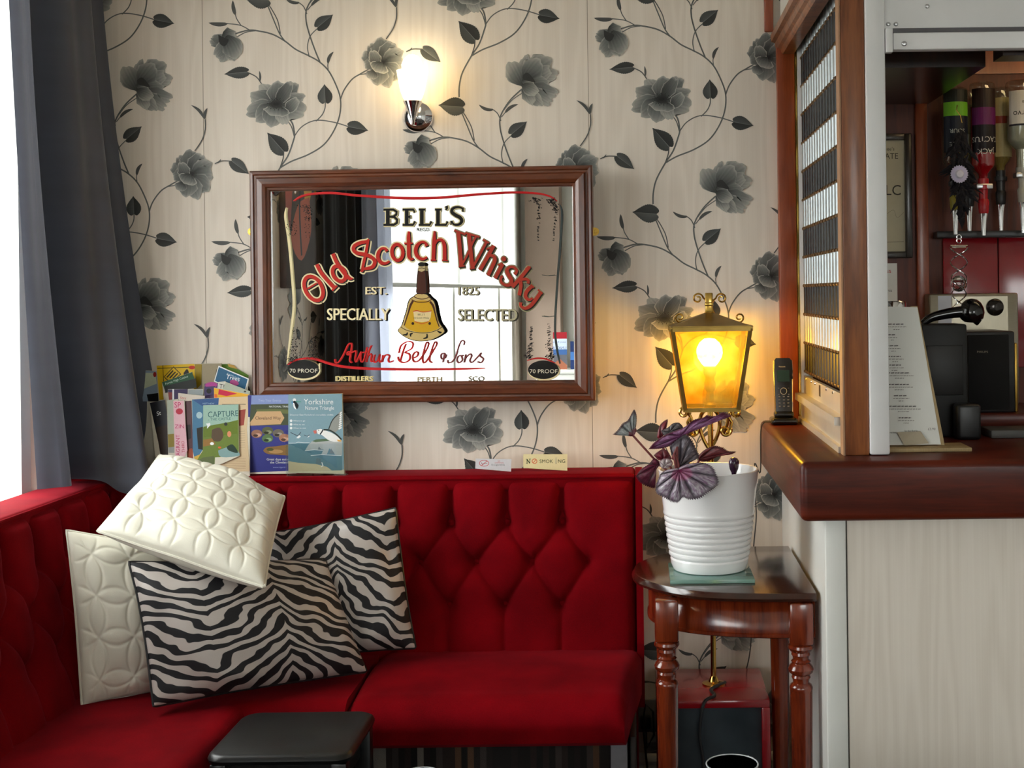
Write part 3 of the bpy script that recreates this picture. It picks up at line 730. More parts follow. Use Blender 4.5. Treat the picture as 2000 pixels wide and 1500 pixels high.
def rings(a):
    def f(u, v):
        x, y = u/a, v/a; R = .7071; best = np.full(u.shape, 9.)
        fx, fy = x-np.floor(x), y-np.floor(y)
        for i in (-1, 0, 1, 2):
            for j in (-1, 0, 1, 2):
                best = np.minimum(best, np.abs(np.hypot(fx-i, fy-j)-R))
        return -.0022*np.exp(-(best/.035)**2)+.0012*np.minimum(best*5, 1)
    return f
M_cream = mat('ivory_quilted_satin', sr(222, 219, 203), .5, var=.03, scale=12, bump=.12, bscale=500, sheen=.2)
def zebra_mat(name, fx, fy, seed):
    m, nt, bs = nodes_of(name); L = nt.links.new
    a = N(nt, 'ShaderNodeAttribute', attribute_name='Col'); sp = N(nt, 'ShaderNodeSeparateColor'); L(a.outputs['Color'], sp.inputs[0])
    def mt(op, x, y=None, z=None):
        n = N(nt, 'ShaderNodeMath', operation=op)
        for i, q in enumerate((x, y, z)):
            if q is None: continue
            if isinstance(q, (int, float)): n.inputs[i].default_value = q
            else: L(q, n.inputs[i])
        return n.outputs[0]
    U_, V_ = sp.outputs[0], sp.outputs[1]
    no = N(nt, 'ShaderNodeTexNoise'); no.inputs['Scale'].default_value = 4.5; no.inputs['Detail'].default_value = 1.5
    ofs = N(nt, 'ShaderNodeVectorMath', operation='ADD'); L(a.outputs['Vector'], ofs.inputs[0]); ofs.inputs[1].default_value = (seed, seed*.3, 0); L(ofs.outputs[0], no.inputs['Vector'])
    # two chevron spines, stripes sweeping down and outwards from them like folded hide
    x1 = mt('PINGPONG', mt('ADD', U_, fx), .36)
    bow = mt('MULTIPLY', mt('POWER', mt('ADD', x1, .02), .62), 1.55)
    ph = mt('ADD', mt('MULTIPLY', V_, fy), mt('MULTIPLY', bow, -fy*.42))
    ph = mt('ADD', ph, mt('MULTIPLY', mt('SUBTRACT', no.outputs[0], .5), 3.0))
    w = mt('SINE', mt('MULTIPLY', ph, 6.2832))
    n2 = N(nt, 'ShaderNodeTexNoise'); n2.inputs['Scale'].default_value = 11; n2.inputs['Detail'].default_value = 1; L(ofs.outputs[0], n2.inputs['Vector'])
    w = mt('ADD', w, mt('MULTIPLY', mt('SUBTRACT', n2.outputs[0], .5), 2.2))
    mr = N(nt, 'ShaderNodeMapRange'); mr.inputs[1].default_value = -.10; mr.inputs[2].default_value = .06; L(w, mr.inputs[0])
    mi = N(nt, 'ShaderNodeMix', data_type='RGBA'); L(mr.outputs[0], mi.inputs[0]); mi.inputs[6].default_value = (*sr(192, 184, 178), 1); mi.inputs[7].default_value = (*sr(17, 17, 22), 1)
    L(mi.outputs[2], bs.inputs['Base Color'])
    r1 = N(nt, 'ShaderNodeMapRange'); r1.inputs[3].default_value = .38; r1.inputs[4].default_value = .7; L(mr.outputs[0], r1.inputs[0]); L(r1.outputs[0], bs.inputs['Roughness'])
    tc = N(nt, 'ShaderNodeTexCoord'); n3 = N(nt, 'ShaderNodeTexNoise'); n3.inputs['Scale'].default_value = 500; L(tc.outputs['Object'], n3.inputs['Vector'])
    bp = N(nt, 'ShaderNodeBump'); bp.inputs['Strength'].default_value = .2; bp.inputs['Distance'].default_value = .001
    L(n3.outputs[0], bp.inputs['Height']); L(bp.outputs[0], bs.inputs['Normal'])
    return m
GZ = 'cushions heaped in the banquette corner'
pillow('quilted_cushion', 'ivory quilted cushion standing at the far left of the heap', [px(130, 1036, -.56), px(420, 1075, -.37), px(400, 1340, -.46), px(160, 1378, -.62)], .12, M_cream, GZ, rings(.50), 3, pinch=.03)
pillow('zebra_cushion', 'black and silver zebra cushion leaning on the buttoned back, behind the others', [px(505, 1045, -.27), px(773, 993, -.25), px(812, 1266, -.36), px(545, 1292, -.38)], .14, zebra_mat('zebra_weave', .16, 10, 3.1), GZ, None, 5, pinch=.035)
pillow('zebra_cushion', 'black and silver zebra cushion lying at the front of the heap', [px(252, 1098, -.63), px(634, 1092, -.36), px(716, 1312, -.45), px(300, 1380, -.71)], .17, zebra_mat('zebra_weave_front', .10, 11, 7.7), GZ, None, 8, pinch=.035)
pillow('quilted_cushion', 'ivory quilted cushion tipped on top of the heap', [px(312, 889, -.30), px(556, 968, -.33), px(516, 1150, -.66), px(190, 1038, -.62)], .13, M_cream, GZ, rings(.42), 12, pinch=.03)

# ================================================================ black stool
def stool(label, cx, cy, zt, w, d):
    s = thing('stool', label, 'stool', 'black stools', loc=(cx, cy, 0))
    Mb = MATS.get('black_lacquer') or mat('black_lacquer', sr(15, 16, 16), .34, var=.15, scale=60, bump=.08, bscale=300)
    top = MB(); n = 8; rad = .035; out = []
    for (sx_, sy_, a0) in ((1, 1, 0), (-1, 1, 90), (-1, -1, 180), (1, -1, 270)):
        for i in range(n+1):
            a = math.radians(a0+90*i/n); out.append((sx_*(w/2-rad)+rad*math.cos(a), sy_*(d/2-rad)+rad*math.sin(a)))
    m = len(out); lay = [(-.009, 0), (-.002, .003), (0, .010), (-.003, .017), (-.009, .021)]
    for q, (ins, z) in enumerate(lay):
        top.v += [(x*(1+2*ins/w), y*(1+2*ins/d), zt-.021+z) for x, y in out]; top.c += [(1, 1, 1)]*m
    for q in range(len(lay)-1): top.f += [(q*m+i, q*m+(i+1) % m, (q+1)*m+(i+1) % m, (q+1)*m+i) for i in range(m)]
    top.f += [tuple(range(m))[::-1], tuple(range((len(lay)-1)*m, len(lay)*m))]
    top.build('seat', Mb, s)
    MB().box((-w/2+.03, -d/2+.03, zt-.085), (w/2-.03, -d/2+.05, zt-.021)).box((-w/2+.03, d/2-.05, zt-.085), (w/2-.03, d/2-.03, zt-.021)).box((-w/2+.03, -d/2+.05, zt-.085), (-w/2+.05, d/2-.05, zt-.021)).box((w/2-.05, -d/2+.05, zt-.085), (w/2-.03, d/2-.05, zt-.021)).build('apron', Mb, s, smooth=False)
    for a in (-1, 1):
        for c in (-1, 1):
            MB().rbox((a*(w/2-.025)-.016, c*(d/2-.025)-.016, 0), (a*(w/2-.025)+.016, c*(d/2-.025)+.016, zt-.02), .004).build('leg', Mb, s)
    for c in (-1, 1): MB().rbox((-w/2+.03, c*(d/2-.025)-.009, .15), (w/2-.03, c*(d/2-.025)+.009, .18), .003).build('stretcher', Mb, s)
    return s
stool('square black stool in front of the banquette, left of the striped plinth', -.71, -.89, .565, .285, .27)
# ================================================================ pub mirror
MA, MBk = -.040, -.085                                   # glass depth at its left and right edge
mx0, mx1 = (493-XC)*(D+MA)/F, (1160-XC)*(D+MBk)/F
m_ex = Vector((mx1-mx0, MBk-MA, 0)).normalized(); m_n = Vector((m_ex.y, -m_ex.x, 0)); m_O = Vector((mx0, MA, 0))
C0 = Vector((0, -D, EYE))
def pm(x, y, h=0):
    """point on the mirror glass shown at pixel x, y, lifted h off it"""
    d = px(x, y, 0)-C0
    t = (m_O-C0).dot(m_n)/d.dot(m_n)
    return C0+d*t+m_n*h
def pml(x, y): 
    p = pm(x, y)-m_O; return p.dot(m_ex), p.z
mirror = thing('pub_mirror', 'wood framed whisky advertising mirror hanging above the banquette', 'mirror')
S0 = (pml(493, 555)[0]); S1 = pml(1160, 555)[0]
Z1 = (pml(490, 336)[1]+pml(1157, 322)[1])/2; Z0 = (pml(497, 778)[1]+pml(1162, 787)[1])/2-.003
def ml(s, z, h): return m_O+m_ex*s+Vector((0, 0, z))+m_n*h
FW = .055
M_frame = wood('reclaimed_pine_frame', sr(66, 30, 15), sr(112, 58, 30), .32, stretch=(2.2, 2.2, 14), coat=.35, bump=.15)
M_frame_v = wood('reclaimed_pine_frame_upright', sr(66, 30, 15), sr(112, 58, 30), .32, stretch=(14, 14, 2.2), coat=.35, bump=.15)
prof = [(0, -.022), (0, .012), (.004, .017), (.010, .018), (.013, .014), (.018, .014), (.022, .020), (.036, .022), (.044, .018), (.047, .012), (.052, .011), (.055, .006), (.055, -.001)]
def rail(p0, p1, inn, m):
    """mitred moulding from corner p0 to p1 (s, z); inn = inward direction"""
    mb = MB(); a = np.array(p0); c = np.array(p1); al = (c-a)/np.linalg.norm(c-a); n_ = np.array(inn)
    A = [ml(*(a+al*q+n_*q), h) for q, h in prof]; B = [ml(*(c-al*q+n_*q), h) for q, h in prof]; k = len(prof)
    mb.add(A+B, [(i, i+1, k+i+1, k+i) for i in range(k-1)]+[(k-1, 0, k, 2*k-1)])
    return mb.build('frame_rail', m, mirror, auto=25)
rail((S0, Z1), (S1, Z1), (0, -1), M_frame); rail((S1, Z0), (S0, Z0), (0, 1), M_frame)
rail((S0, Z0), (S0, Z1), (1, 0), M_frame_v); rail((S1, Z1), (S1, Z0), (-1, 0), M_frame_v)
M_mirror = mat('silvered_glass', (.86, .88, .87), .0, 1, var=.01, scale=3)
g0, g1, g2, g3 = ml(S0+FW-.004, Z0+FW-.004, 0), ml(S1-FW+.004, Z0+FW-.004, 0), ml(S1-FW+.004, Z1-FW+.004, 0), ml(S0+FW-.004, Z1-FW+.004, 0)
m_glass = MB().prism([g0, g1, g2, g3], -m_n*.004).build('glass', M_mirror, mirror, smooth=False)
b0, b1, b2, b3 = ml(S0+.006, Z0+.006, -.006), ml(S1-.006, Z0+.006, -.006), ml(S1-.006, Z1-.006, -.006), ml(S0+.006, Z1-.006, -.006)
MB().prism([b0, b1, b2, b3], -m_n*.012).build('backing', mat('hardboard', sr(96, 66, 44), .8), mirror, smooth=False)
for s_, sg in ((S0, -1), (S1, 1)):                          # brass hanging plates
    zc = pml(493 if sg < 0 else 1160, 452)[1]
    c = ml(s_+sg*.004, zc, -.012)
    pl = MB(); pts = [ml(s_-sg*.012, zc-.011, -.012), ml(s_+sg*.004, zc-.011, -.012)]+[ml(s_+sg*(.004+.011*math.cos(a)), zc+.011*math.sin(a), -.012) for a in np.linspace(-1.4, 1.4, 9)]+[ml(s_+sg*.004, zc+.011, -.012), ml(s_-sg*.012, zc+.011, -.012)]
    pl.prism(pts, m_n*.0025); q = pl.build('hanging_plate', M_brass, mirror, smooth=False)
    MB().tube([ml(s_+sg*.006, zc, -.010), ml(s_+sg*.006, zc, -.006)], .004, 10).build('screw', M_gold, q)
MB().tube([ml(S1-.03, (Z0+Z1)/2, -.018), Vector((ml(S1-.03, 0, 0).x, -.002, (Z0+Z1)/2))], .008).build('wall_spacer', M_brass, mirror)
# ---- lettering fired on the glass
CRM, BLK, RED, DRD = sr(226, 212, 168), sr(16, 13, 10), sr(186, 34, 22), sr(120, 26, 20)
P = Print(lambda x, y, h: pm(x, y, h), eps=2e-5, base=1e-4)
z5 = lambda L_: [(560+x/6.667, 380+y/6.667) for x, y in L_]
z6 = lambda L_: [(860+x/6.25, 380+y/6.25) for x, y in L_]
z3 = lambda L_: [(540+x/4.762, 640+y/4.762) for x, y in L_]
zb = lambda L_: [(760+x/8.333, 500+y/8.333) for x, y in L_]
f5 = lambda L_: [(480+x/3.06, 310+y/3.06) for x, y in L_]
f6 = lambda L_: [(820+x/3.06, 310+y/3.06) for x, y in L_]
def ellp(cx, cy, a, b_, rot, n=28, a0=0, a1=6.2832):
    c, d = math.cos(rot), math.sin(rot)
    return [(cx+a*math.cos(t)*c-b_*math.sin(t)*d, cy+a*math.cos(t)*d+b_*math.sin(t)*c) for t in np.linspace(a0, a1, n)]
def layer(strokes, fill, out, dx, dy, ow=2.6, shadow=BLK):
    """outline, drop shadow, fill — strokes: (points, width px, smooth)"""
    for pts, w, sm in strokes:
        P.stroke([(x+dx, y+dy) for x, y in pts], np.array(w)+ow*2 if hasattr(w, '__len__') else w+ow*2, out, sm)
    for pts, w, sm in strokes: P.stroke(pts, np.array(w)+ow*2 if hasattr(w, '__len__') else w+ow*2, out, sm)
    if shadow:
        for k in (1, .5):
            for pts, w, sm in strokes: P.stroke([(x+dx*k, y+dy*k) for x, y in pts], w, shadow, sm)
    for pts, w, sm in strokes: P.stroke(pts, w, fill, sm)
W_ = 7.2
old = [(z5(ellp(350, 1222, 168, 108, 1.08)), W_, 0), (z5([(268, 1228), (395, 1152)]), 3.2, 0), (z5([(392, 908), (440, 1005), (520, 1105), (625, 1220)]), W_, 4), (z5([(590, 1250), (655, 1185)]), 4, 0),
       (z5(ellp(682, 1030, 106, 76, 1.0)), W_, 0), (z5([(602, 770), (650, 880), (730, 1000), (810, 1088), (862, 1092)]), [W_, W_, W_, W_, 2], 4)]
layer(old, RED, CRM, 2.4, 1.6)
sc = [(z5([(1072, 580), (1040, 612), (960, 628), (885, 668), (872, 720), (920, 762), (1010, 778), (1100, 812), (1148, 870), (1122, 938), (1050, 962), (985, 968)]), [3, 6, W_, W_, W_, W_, W_, W_, W_, W_, 6, 4], 5),
      (z5([(1062, 590), (1036, 740), (1000, 900), (985, 985), (965, 985)]), [5, 5.5, 5.5, 6, 5], 4),
      (z5([(1306, 740), (1285, 705), (1235, 705), (1195, 760), (1190, 830), (1230, 885), (1290, 895), (1340, 868)]), [6, 5, 5, W_, W_, W_, 5, 4], 5),
      (z5(ellp(1442, 752, 72, 104, -.08)), 6.6, 0),
      (z5([(1592, 478), (1588, 560), (1590, 700), (1592, 800), (1620, 842), (1652, 830)]), [3, W_, W_, W_, 5, 3], 4), (z5([(1530, 638), (1640, 634)]), 3.4, 0),
      (z5([(1826, 672), (1800, 625), (1745, 622), (1695, 670), (1680, 745), (1712, 815), (1775, 840), (1828, 815)]), [6, 5, 5, W_, W_, W_, 5, 4], 5),
      ([(849, 451), (848, 470), (846.5, 507)], [3, W_, W_], 3), ([(847.5, 482), (854, 470), (863, 469), (868, 480), (868.5, 507)], [3, 4.5, 6, W_, W_], 4), ([(841, 508), (852, 508)], 2.4, 0), ([(863, 508), (875, 509)], 2.4, 0)]
layer(sc, RED, CRM, 2.2, 1.8)
OLV = sr(150, 146, 112)
wh = [(z6([(222, 455), (240, 640), (258, 870)]), 7.6, 3), (z6([(262, 862), (330, 740), (410, 560), (440, 520)]), 4, 3), (z6([(352, 478), (372, 680), (395, 895)]), 7.6, 3), (z6([(398, 885), (470, 760), (570, 570)]), 5, 3),
      (z6([(172, 436), (310, 488)]), 3.4, 0), (z6([(305, 466), (480, 520)]), 3.4, 0), (z6([(520, 548), (595, 592)]), 3, 0), (z6([(225, 880), (300, 868)]), 3, 0), (z6([(360, 905), (425, 895)]), 3, 0),
      (z6([(655, 622), (580, 760), (488, 920)]), 7, 3), (z6([(545, 800), (600, 745), (655, 755), (668, 800), (630, 890), (585, 985)]), [3, 5, 6, W_, W_, W_], 4), (z6([(565, 668), (650, 630)]), 3, 0),
      (z6([(765, 845), (735, 900), (672, 1020)]), 7, 3), (z6([(705, 862), (760, 838)]), 3, 0), (z6(ellp(777, 786, 15, 15, 0)), 4.6, 0),
      (z6([(912, 975), (935, 930), (900, 888), (845, 888), (815, 930), (840, 990), (872, 1045), (855, 1095), (800, 1105), (748, 1070), (742, 1015), (765, 1000)]), [6, 5, 5, 5, W_, W_, W_, W_, 5, 5, 5, 6], 5),
      (z6([(1090, 880), (1010, 980), (880, 1130)]), 7, 3), (z6([(975, 1045), (1040, 1030), (1078, 1050), (1070, 1085)]), [4, 6, 5, 6], 4), (z6([(980, 1060), (985, 1120), (965, 1230)]), 7, 3), (z6([(1040, 905), (1100, 880)]), 3, 0),
      (z6([(1125, 1112), (1058, 1180), (1042, 1245), (1085, 1285), (1130, 1262)]), [W_, W_, W_, 5, 4], 4), (z6([(1232, 1182), (1180, 1262), (1110, 1350), (1040, 1388), (985, 1360), (985, 1315)]), [W_, W_, W_, 6, 5, 6], 4), (z6([(1105, 1100), (1145, 1135)]), 3, 0), (z6([(1195, 1160), (1245, 1215)]), 3, 0)]
layer(wh, sr(172, 52, 34), OLV, 2.0, 2.2, ow=2.0, shadow=sr(40, 30, 22))
def slab(L_, zf):
    return [(zf(p), w, s) for p, w, s in L_]
bel = slab([([(1322, 195), (1322, 398)], 7.4, 0), ([(1265, 198), (1395, 198), (1436, 225), (1432, 262), (1392, 288), (1322, 288)], 4.2, 0), ([(1322, 288), (1405, 292), (1444, 330), (1438, 370), (1400, 395), (1265, 396)], 4.6, 0),
            ([(1568, 195), (1568, 398)], 7, 0), ([(1512, 198), (1655, 198), (1672, 235)], 3.8, 0), ([(1568, 292), (1610, 292)], 3.6, 0), ([(1610, 268), (1610, 316)], 2.4, 0), ([(1512, 396), (1650, 396), (1678, 350)], 3.8, 0),
            ([(1764, 195), (1764, 398)], 7, 0), ([(1722, 198), (1808, 198)], 3.8, 0), ([(1722, 396), (1866, 396), (1890, 350)], 3.8, 0),
            ([(1975, 195), (1975, 398)], 7, 0), ([(1933, 198), (2020, 198)], 3.8, 0), ([(1933, 396), (2078, 396), (2100, 350)], 3.8, 0)], z5)
bel += slab([([(76, 140), (84, 165), (70, 195)], [6, 5, 2], 3), ([(280, 208), (272, 170), (215, 155), (158, 172), (146, 215), (190, 252), (245, 282), (266, 325), (232, 366), (170, 366), (140, 322)], [3, 3.4, 4.2, 5.4, 6.6, 7, 7, 6.4, 5, 4, 3.4], 5), ([(284, 160), (282, 215)], 2.4, 0), ([(136, 318), (134, 372)], 2.4, 0)], z6)
layer(bel, BLK, sr(214, 202, 158), 0, 0, ow=1.9, shadow=None)
P.text('REGD.', 814, 451.5, 6.5, BLK, sx=1.05)
def shadow_text(t, x, y, sz, fill, dark, w, dx=1.4, dy=1.4):
    vs_, _ = glyph_mesh(t); k = w/(max(v.x for v in vs_)*sz/.7)
    for e in (.0, .6): 
        P.text(t, x+dx, y+dy, sz, dark, sx=k); P.text(t, x+dx+e, y+dy, sz, dark, sx=k)
    for e in (-.4, 0, .4, .8): P.text(t, x+e, y, sz, fill, sx=k)
shadow_text('EST.', 713, 575, 15, sr(236, 220, 176), BLK, 43); shadow_text('1825', 891, 576, 16.5, sr(176, 170, 140), sr(52, 48, 38), 45)
shadow_text('SPECIALLY', 639, 625, 23, sr(236, 222, 178), BLK, 122, 2, 2); shadow_text('SELECTED', 894, 626, 23, sr(176, 170, 140), sr(60, 56, 44), 116, 2, 2)
for e in (0, .5, 1): P.text('DISTILLERS', 655+e, 744, 9.5, sr(226, 208, 150), sx=1.12)
P.text('PERTH', 815, 745, 9, sr(150, 128, 84), sx=1.3); P.text('SCO', 915, 744, 9, sr(104, 92, 70), sx=1.25)
# red scrolls
P.stroke([(574, 393), (588, 384), (610, 379), (650, 377), (700, 382), (790, 387), (860, 386), (930, 380), (1000, 376), (1050, 378), (1075, 384), (1088, 393)], [1.5, 3, 4, 4.4, 4.6, 5, 4.6, 4.2, 4, 3.6, 3, 1.5], sr(196, 22, 26), 5)
P.stroke(z3([(110, 345), (150, 315), (220, 292), (310, 285), (380, 296), (500, 335), (650, 365), (900, 382), (1300, 388), (1700, 384), (1940, 378)]), [2, 3, 3.4, 4, 4.2, 4.4, 4.6, 4.8, 4.4, 3.6, 1.2], sr(196, 22, 26), 5)
P.stroke([(1030, 704), (1046, 700), (1066, 701), (1084, 709)], [1.5, 3, 3, 1.5], sr(190, 30, 30), 4)
P.stroke(f5([(246, 292), (240, 350), (262, 500), (280, 700), (290, 880), (270, 1060), (250, 1230)]), [1.5, 4.4, 5, 4.6, 4.6, 4.2, 2], CRM, 6)
P.stroke(f6([(838, 275), (850, 335), (838, 540), (822, 740), (808, 1000), (820, 1140), (838, 1225)]), [1.2, 4, 4, 3.6, 3.6, 3.4, 2], sr(64, 74, 72), 6)
for cx, cy, rx in ((594, 721, 32), (1062, 722, 31)):
    P.ell(cx+1, cy+2, rx, 19.5, CRM, 40); P.ell(cx, cy, rx-.8, 18, BLK, 40); P.text('70 PROOF', cx, cy+6.5, 7.6, sr(226, 220, 200), sx=1.12, align='c')
P.stroke(z3([(405, 330), (405, 385)]), 2.6, CRM)
# signature
sig = [[(545, 292), (552, 322), (582, 318), (630, 240), (665, 165), (690, 145), (702, 165), (692, 250), (684, 305), (705, 326)], [(655, 240), (672, 222), (690, 232), (685, 250), (660, 250), (690, 236), (720, 222), (738, 215), (742, 235), (734, 290), (744, 318), (768, 270), (790, 222)],
       [(790, 222), (784, 290), (796, 318), (815, 300), (838, 210), (846, 180)], [(800, 232), (850, 222)], [(886, 165), (862, 215), (838, 318), (850, 270), (872, 244), (886, 258), (880, 305), (896, 318)],
       [(915, 250), (905, 300), (920, 322), (946, 300), (962, 252), (956, 300), (970, 320), (984, 300), (992, 255)], [(992, 255), (985, 318), (995, 280), (1022, 252), (1052, 262), (1042, 300), (1055, 320), (1088, 308)],
       [(1205, 150), (1180, 215), (1150, 318)], [(1140, 235), (1160, 165), (1225, 128), (1270, 145), (1256, 195), (1198, 228), (1238, 248), (1236, 300), (1185, 325), (1142, 305), (1132, 270)],
       [(1262, 285), (1305, 268), (1320, 235), (1295, 225), (1268, 262), (1278, 312), (1325, 305), (1390, 215), (1416, 152), (1396, 138), (1372, 215), (1360, 300), (1385, 322), (1455, 220), (1492, 152), (1474, 134), (1442, 215), (1424, 300), (1450, 326)],
       [(1578, 262), (1558, 238), (1532, 252), (1538, 288), (1568, 282), (1582, 250)], [(1566, 236), (1550, 322)],
       [(1744, 162), (1748, 128), (1722, 122), (1696, 175), (1672, 258), (1640, 312), (1602, 326), (1592, 300)], [(1716, 258), (1690, 268), (1680, 305), (1700, 326), (1730, 300), (1722, 262), (1740, 262)],
       [(1762, 248), (1748, 322), (1762, 280), (1800, 245), (1816, 262), (1800, 305), (1822, 322), (1872, 272), (1905, 236), (1895, 262), (1925, 290), (1905, 324), (1870, 316)]]
for i, q in enumerate(sig): P.stroke(z3(q), 2.3, sr(200, 30, 28) if i < 9 else (sr(178, 40, 36) if i < 10 else sr(122, 58, 60)), 6)
# stippled corner sprays
rs = np.random.RandomState(5)
for pts, n in ((f6([(690, 245), (712, 262), (708, 330), (706, 480)]), 70), (f6([(780, 250), (808, 280), (812, 340), (796, 500)]), 120), (f6([(650, 1178), (660, 1120), (668, 1005)]), 90), (f6([(785, 1185), (775, 1120), (770, 980)]), 100),
               (f5([(358, 285), (372, 310), (372, 380), (370, 470)]), 60), (f5([(280, 1205), (290, 1130), (297, 1010)]), 90), (f5([(405, 1185), (402, 1120), (404, 1075)]), 80), (f5([(268, 385), (276, 430), (280, 465)]), 20)):
    C = np.array(catmull(pts, 8))
    for k in range(n):
        t = rs.rand()**1.6; up = pts[0][1] < pts[-1][1]; q = C[int(t*(len(C)-1))]; sp_ = 5.5*(1-t)+.7
        P.ell(q[0]+rs.randn()*sp_*.7, q[1]+rs.randn()*3, .5+rs.rand()*.9, .5+rs.rand()*.9, BLK, 5)
for y_ in (695, 940): P.stroke(f6([(735, y_), (770, y_+4), (812, y_)]), 1, sr(60, 66, 60))
# bell decanter
P.poly(zb([(480, 600), (420, 650), (360, 690), (325, 760), (300, 880), (262, 1000), (232, 1100), (205, 1150), (165, 1205), (200, 1260), (300, 1330), (430, 1378), (560, 1388), (700, 1372), (820, 1320), (905, 1262), (934, 1218), (895, 1145), (850, 1080), (815, 960), (785, 800), (755, 720), (690, 665), (630, 605)]), BLK, 3)
P.poly(zb([(480, 620), (430, 660), (372, 705), (340, 770), (315, 890), (276, 1010), (248, 1105), (215, 1150), (178, 1208), (210, 1252), (305, 1320), (435, 1366), (560, 1376), (695, 1360), (812, 1310), (895, 1255), (920, 1218), (882, 1150), (836, 1085), (800, 960), (770, 800), (740, 730), (680, 680), (625, 625)]), sr(206, 178, 112), 3)
P.poly(zb([(400, 735), (350, 860), (318, 980), (280, 1120), (330, 1180), (430, 1222), (560, 1238), (690, 1228), (800, 1190), (838, 1150), (800, 1080), (770, 950), (740, 820), (700, 745), (560, 720)]), sr(206, 160, 22), 4)
for q in ([(415, 730), (375, 800), (345, 900), (310, 1010), (272, 1130)], [(690, 740), (740, 810), (770, 920), (800, 1040), (840, 1150)]): P.stroke(zb(q), [4, 4.5, 3, 2.6, 2], sr(70, 34, 12), 4)
P.stroke(zb([(215, 1150), (300, 1200), (430, 1235), (560, 1248), (700, 1238), (820, 1195), (885, 1150)]), 1.2, BLK, 4)
for q in ([(250, 1280), (310, 1275), (325, 1240)], [(380, 1310), (375, 1270), (410, 1255)], [(580, 1340), (640, 1320), (640, 1262)], [(810, 1215), (850, 1240), (880, 1235)]): P.stroke(zb(q), [1.5, 4, 2], BLK, 3)
P.poly(zb([(500, 240), (480, 400), (470, 600), (560, 625), (632, 600), (622, 400), (606, 240)]), sr(72, 34, 20)); P.stroke(zb([(500, 200), (480, 400), (468, 600)]), 1.4, BLK); P.stroke(zb([(608, 200), (624, 400), (634, 600)]), 1.4, BLK)
P.poly(zb([(500, 160), (500, 240), (555, 260), (606, 235), (608, 160)]), sr(196, 176, 128)); P.stroke(zb([(505, 205), (560, 195), (605, 210)]), 1.4, sr(60, 40, 20))
P.ell(*zb([(555, 138)])[0], 7.3, 4.2, BLK); P.stroke(zb([(430, 660), (490, 690), (560, 700), (630, 690), (690, 660)]), 1.6, sr(84, 44, 18), 4); P.stroke(zb([(390, 710), (470, 745), (560, 752), (650, 742), (715, 705)]), 2, sr(96, 56, 20), 4)
P.poly(zb([(420, 905), (480, 895), (560, 912), (640, 905), (712, 895), (700, 1000), (668, 1060), (560, 1075), (440, 1060)]), sr(226, 204, 150)); P.stroke(zb([(415, 900), (480, 888), (560, 910), (640, 905), (715, 890)]), 1.5, sr(190, 30, 26), 4)
P.text("BELL'S", *zb([(548, 965)])[0], 3.4, BLK, align='c', sx=1.1); P.text('Old Scotch Whisky', *zb([(548, 1018)])[0], 3.2, BLK, align='c', sx=.85)
P.stroke(zb([(440, 1062), (560, 1098), (670, 1062)]), 1.2, sr(190, 60, 30), 4)
for q in ((412, 1095), (685, 1095)): P.ell(*zb([q])[0], 2.6, 2.8, sr(50, 22, 12))
P.build('lettering', M_gloss, m_glass)

# ================================================================ what the mirror shows of the room behind
pic = thing('abstract_painting', 'unframed orange and grey abstract canvas reflected at the left of the mirror', 'painting')
MB().rbox((LWX+.001, -1.84, 1.49), (LWX+.028, -1.50, 2.12), .003).build('canvas', mat('painted_canvas', sr(92, 84, 82), .7, var=.25, scale=5), pic)
Q = Print(plane_map((LWX+.028, -1.84, 2.12), (0, .8, 0), (0, 0, -1), (1, 0, 0)))
Q.poly([(.0, 0), (.30, 0), (.36, .14), (.30, .26), (.20, .20), (.14, .32), (.05, .22), (0, .24)], sr(214, 160, 52), 4); Q.poly([(.05, .02), (.22, .02), (.24, .16), (.12, .22)], sr(236, 206, 96), 4)
Q.poly([(.10, .26), (.26, .30), (.36, .44), (.22, .52), (.08, .40)], sr(190, 92, 58), 4); Q.poly([(.30, .05), (.42, .02), (.42, .40), (.36, .36)], sr(150, 62, 44), 4); Q.stroke([(.2, .12), (.24, .3), (.22, .5)], .02, sr(28, 24, 26), 4)
Q.build('brushwork', M_print, pic)
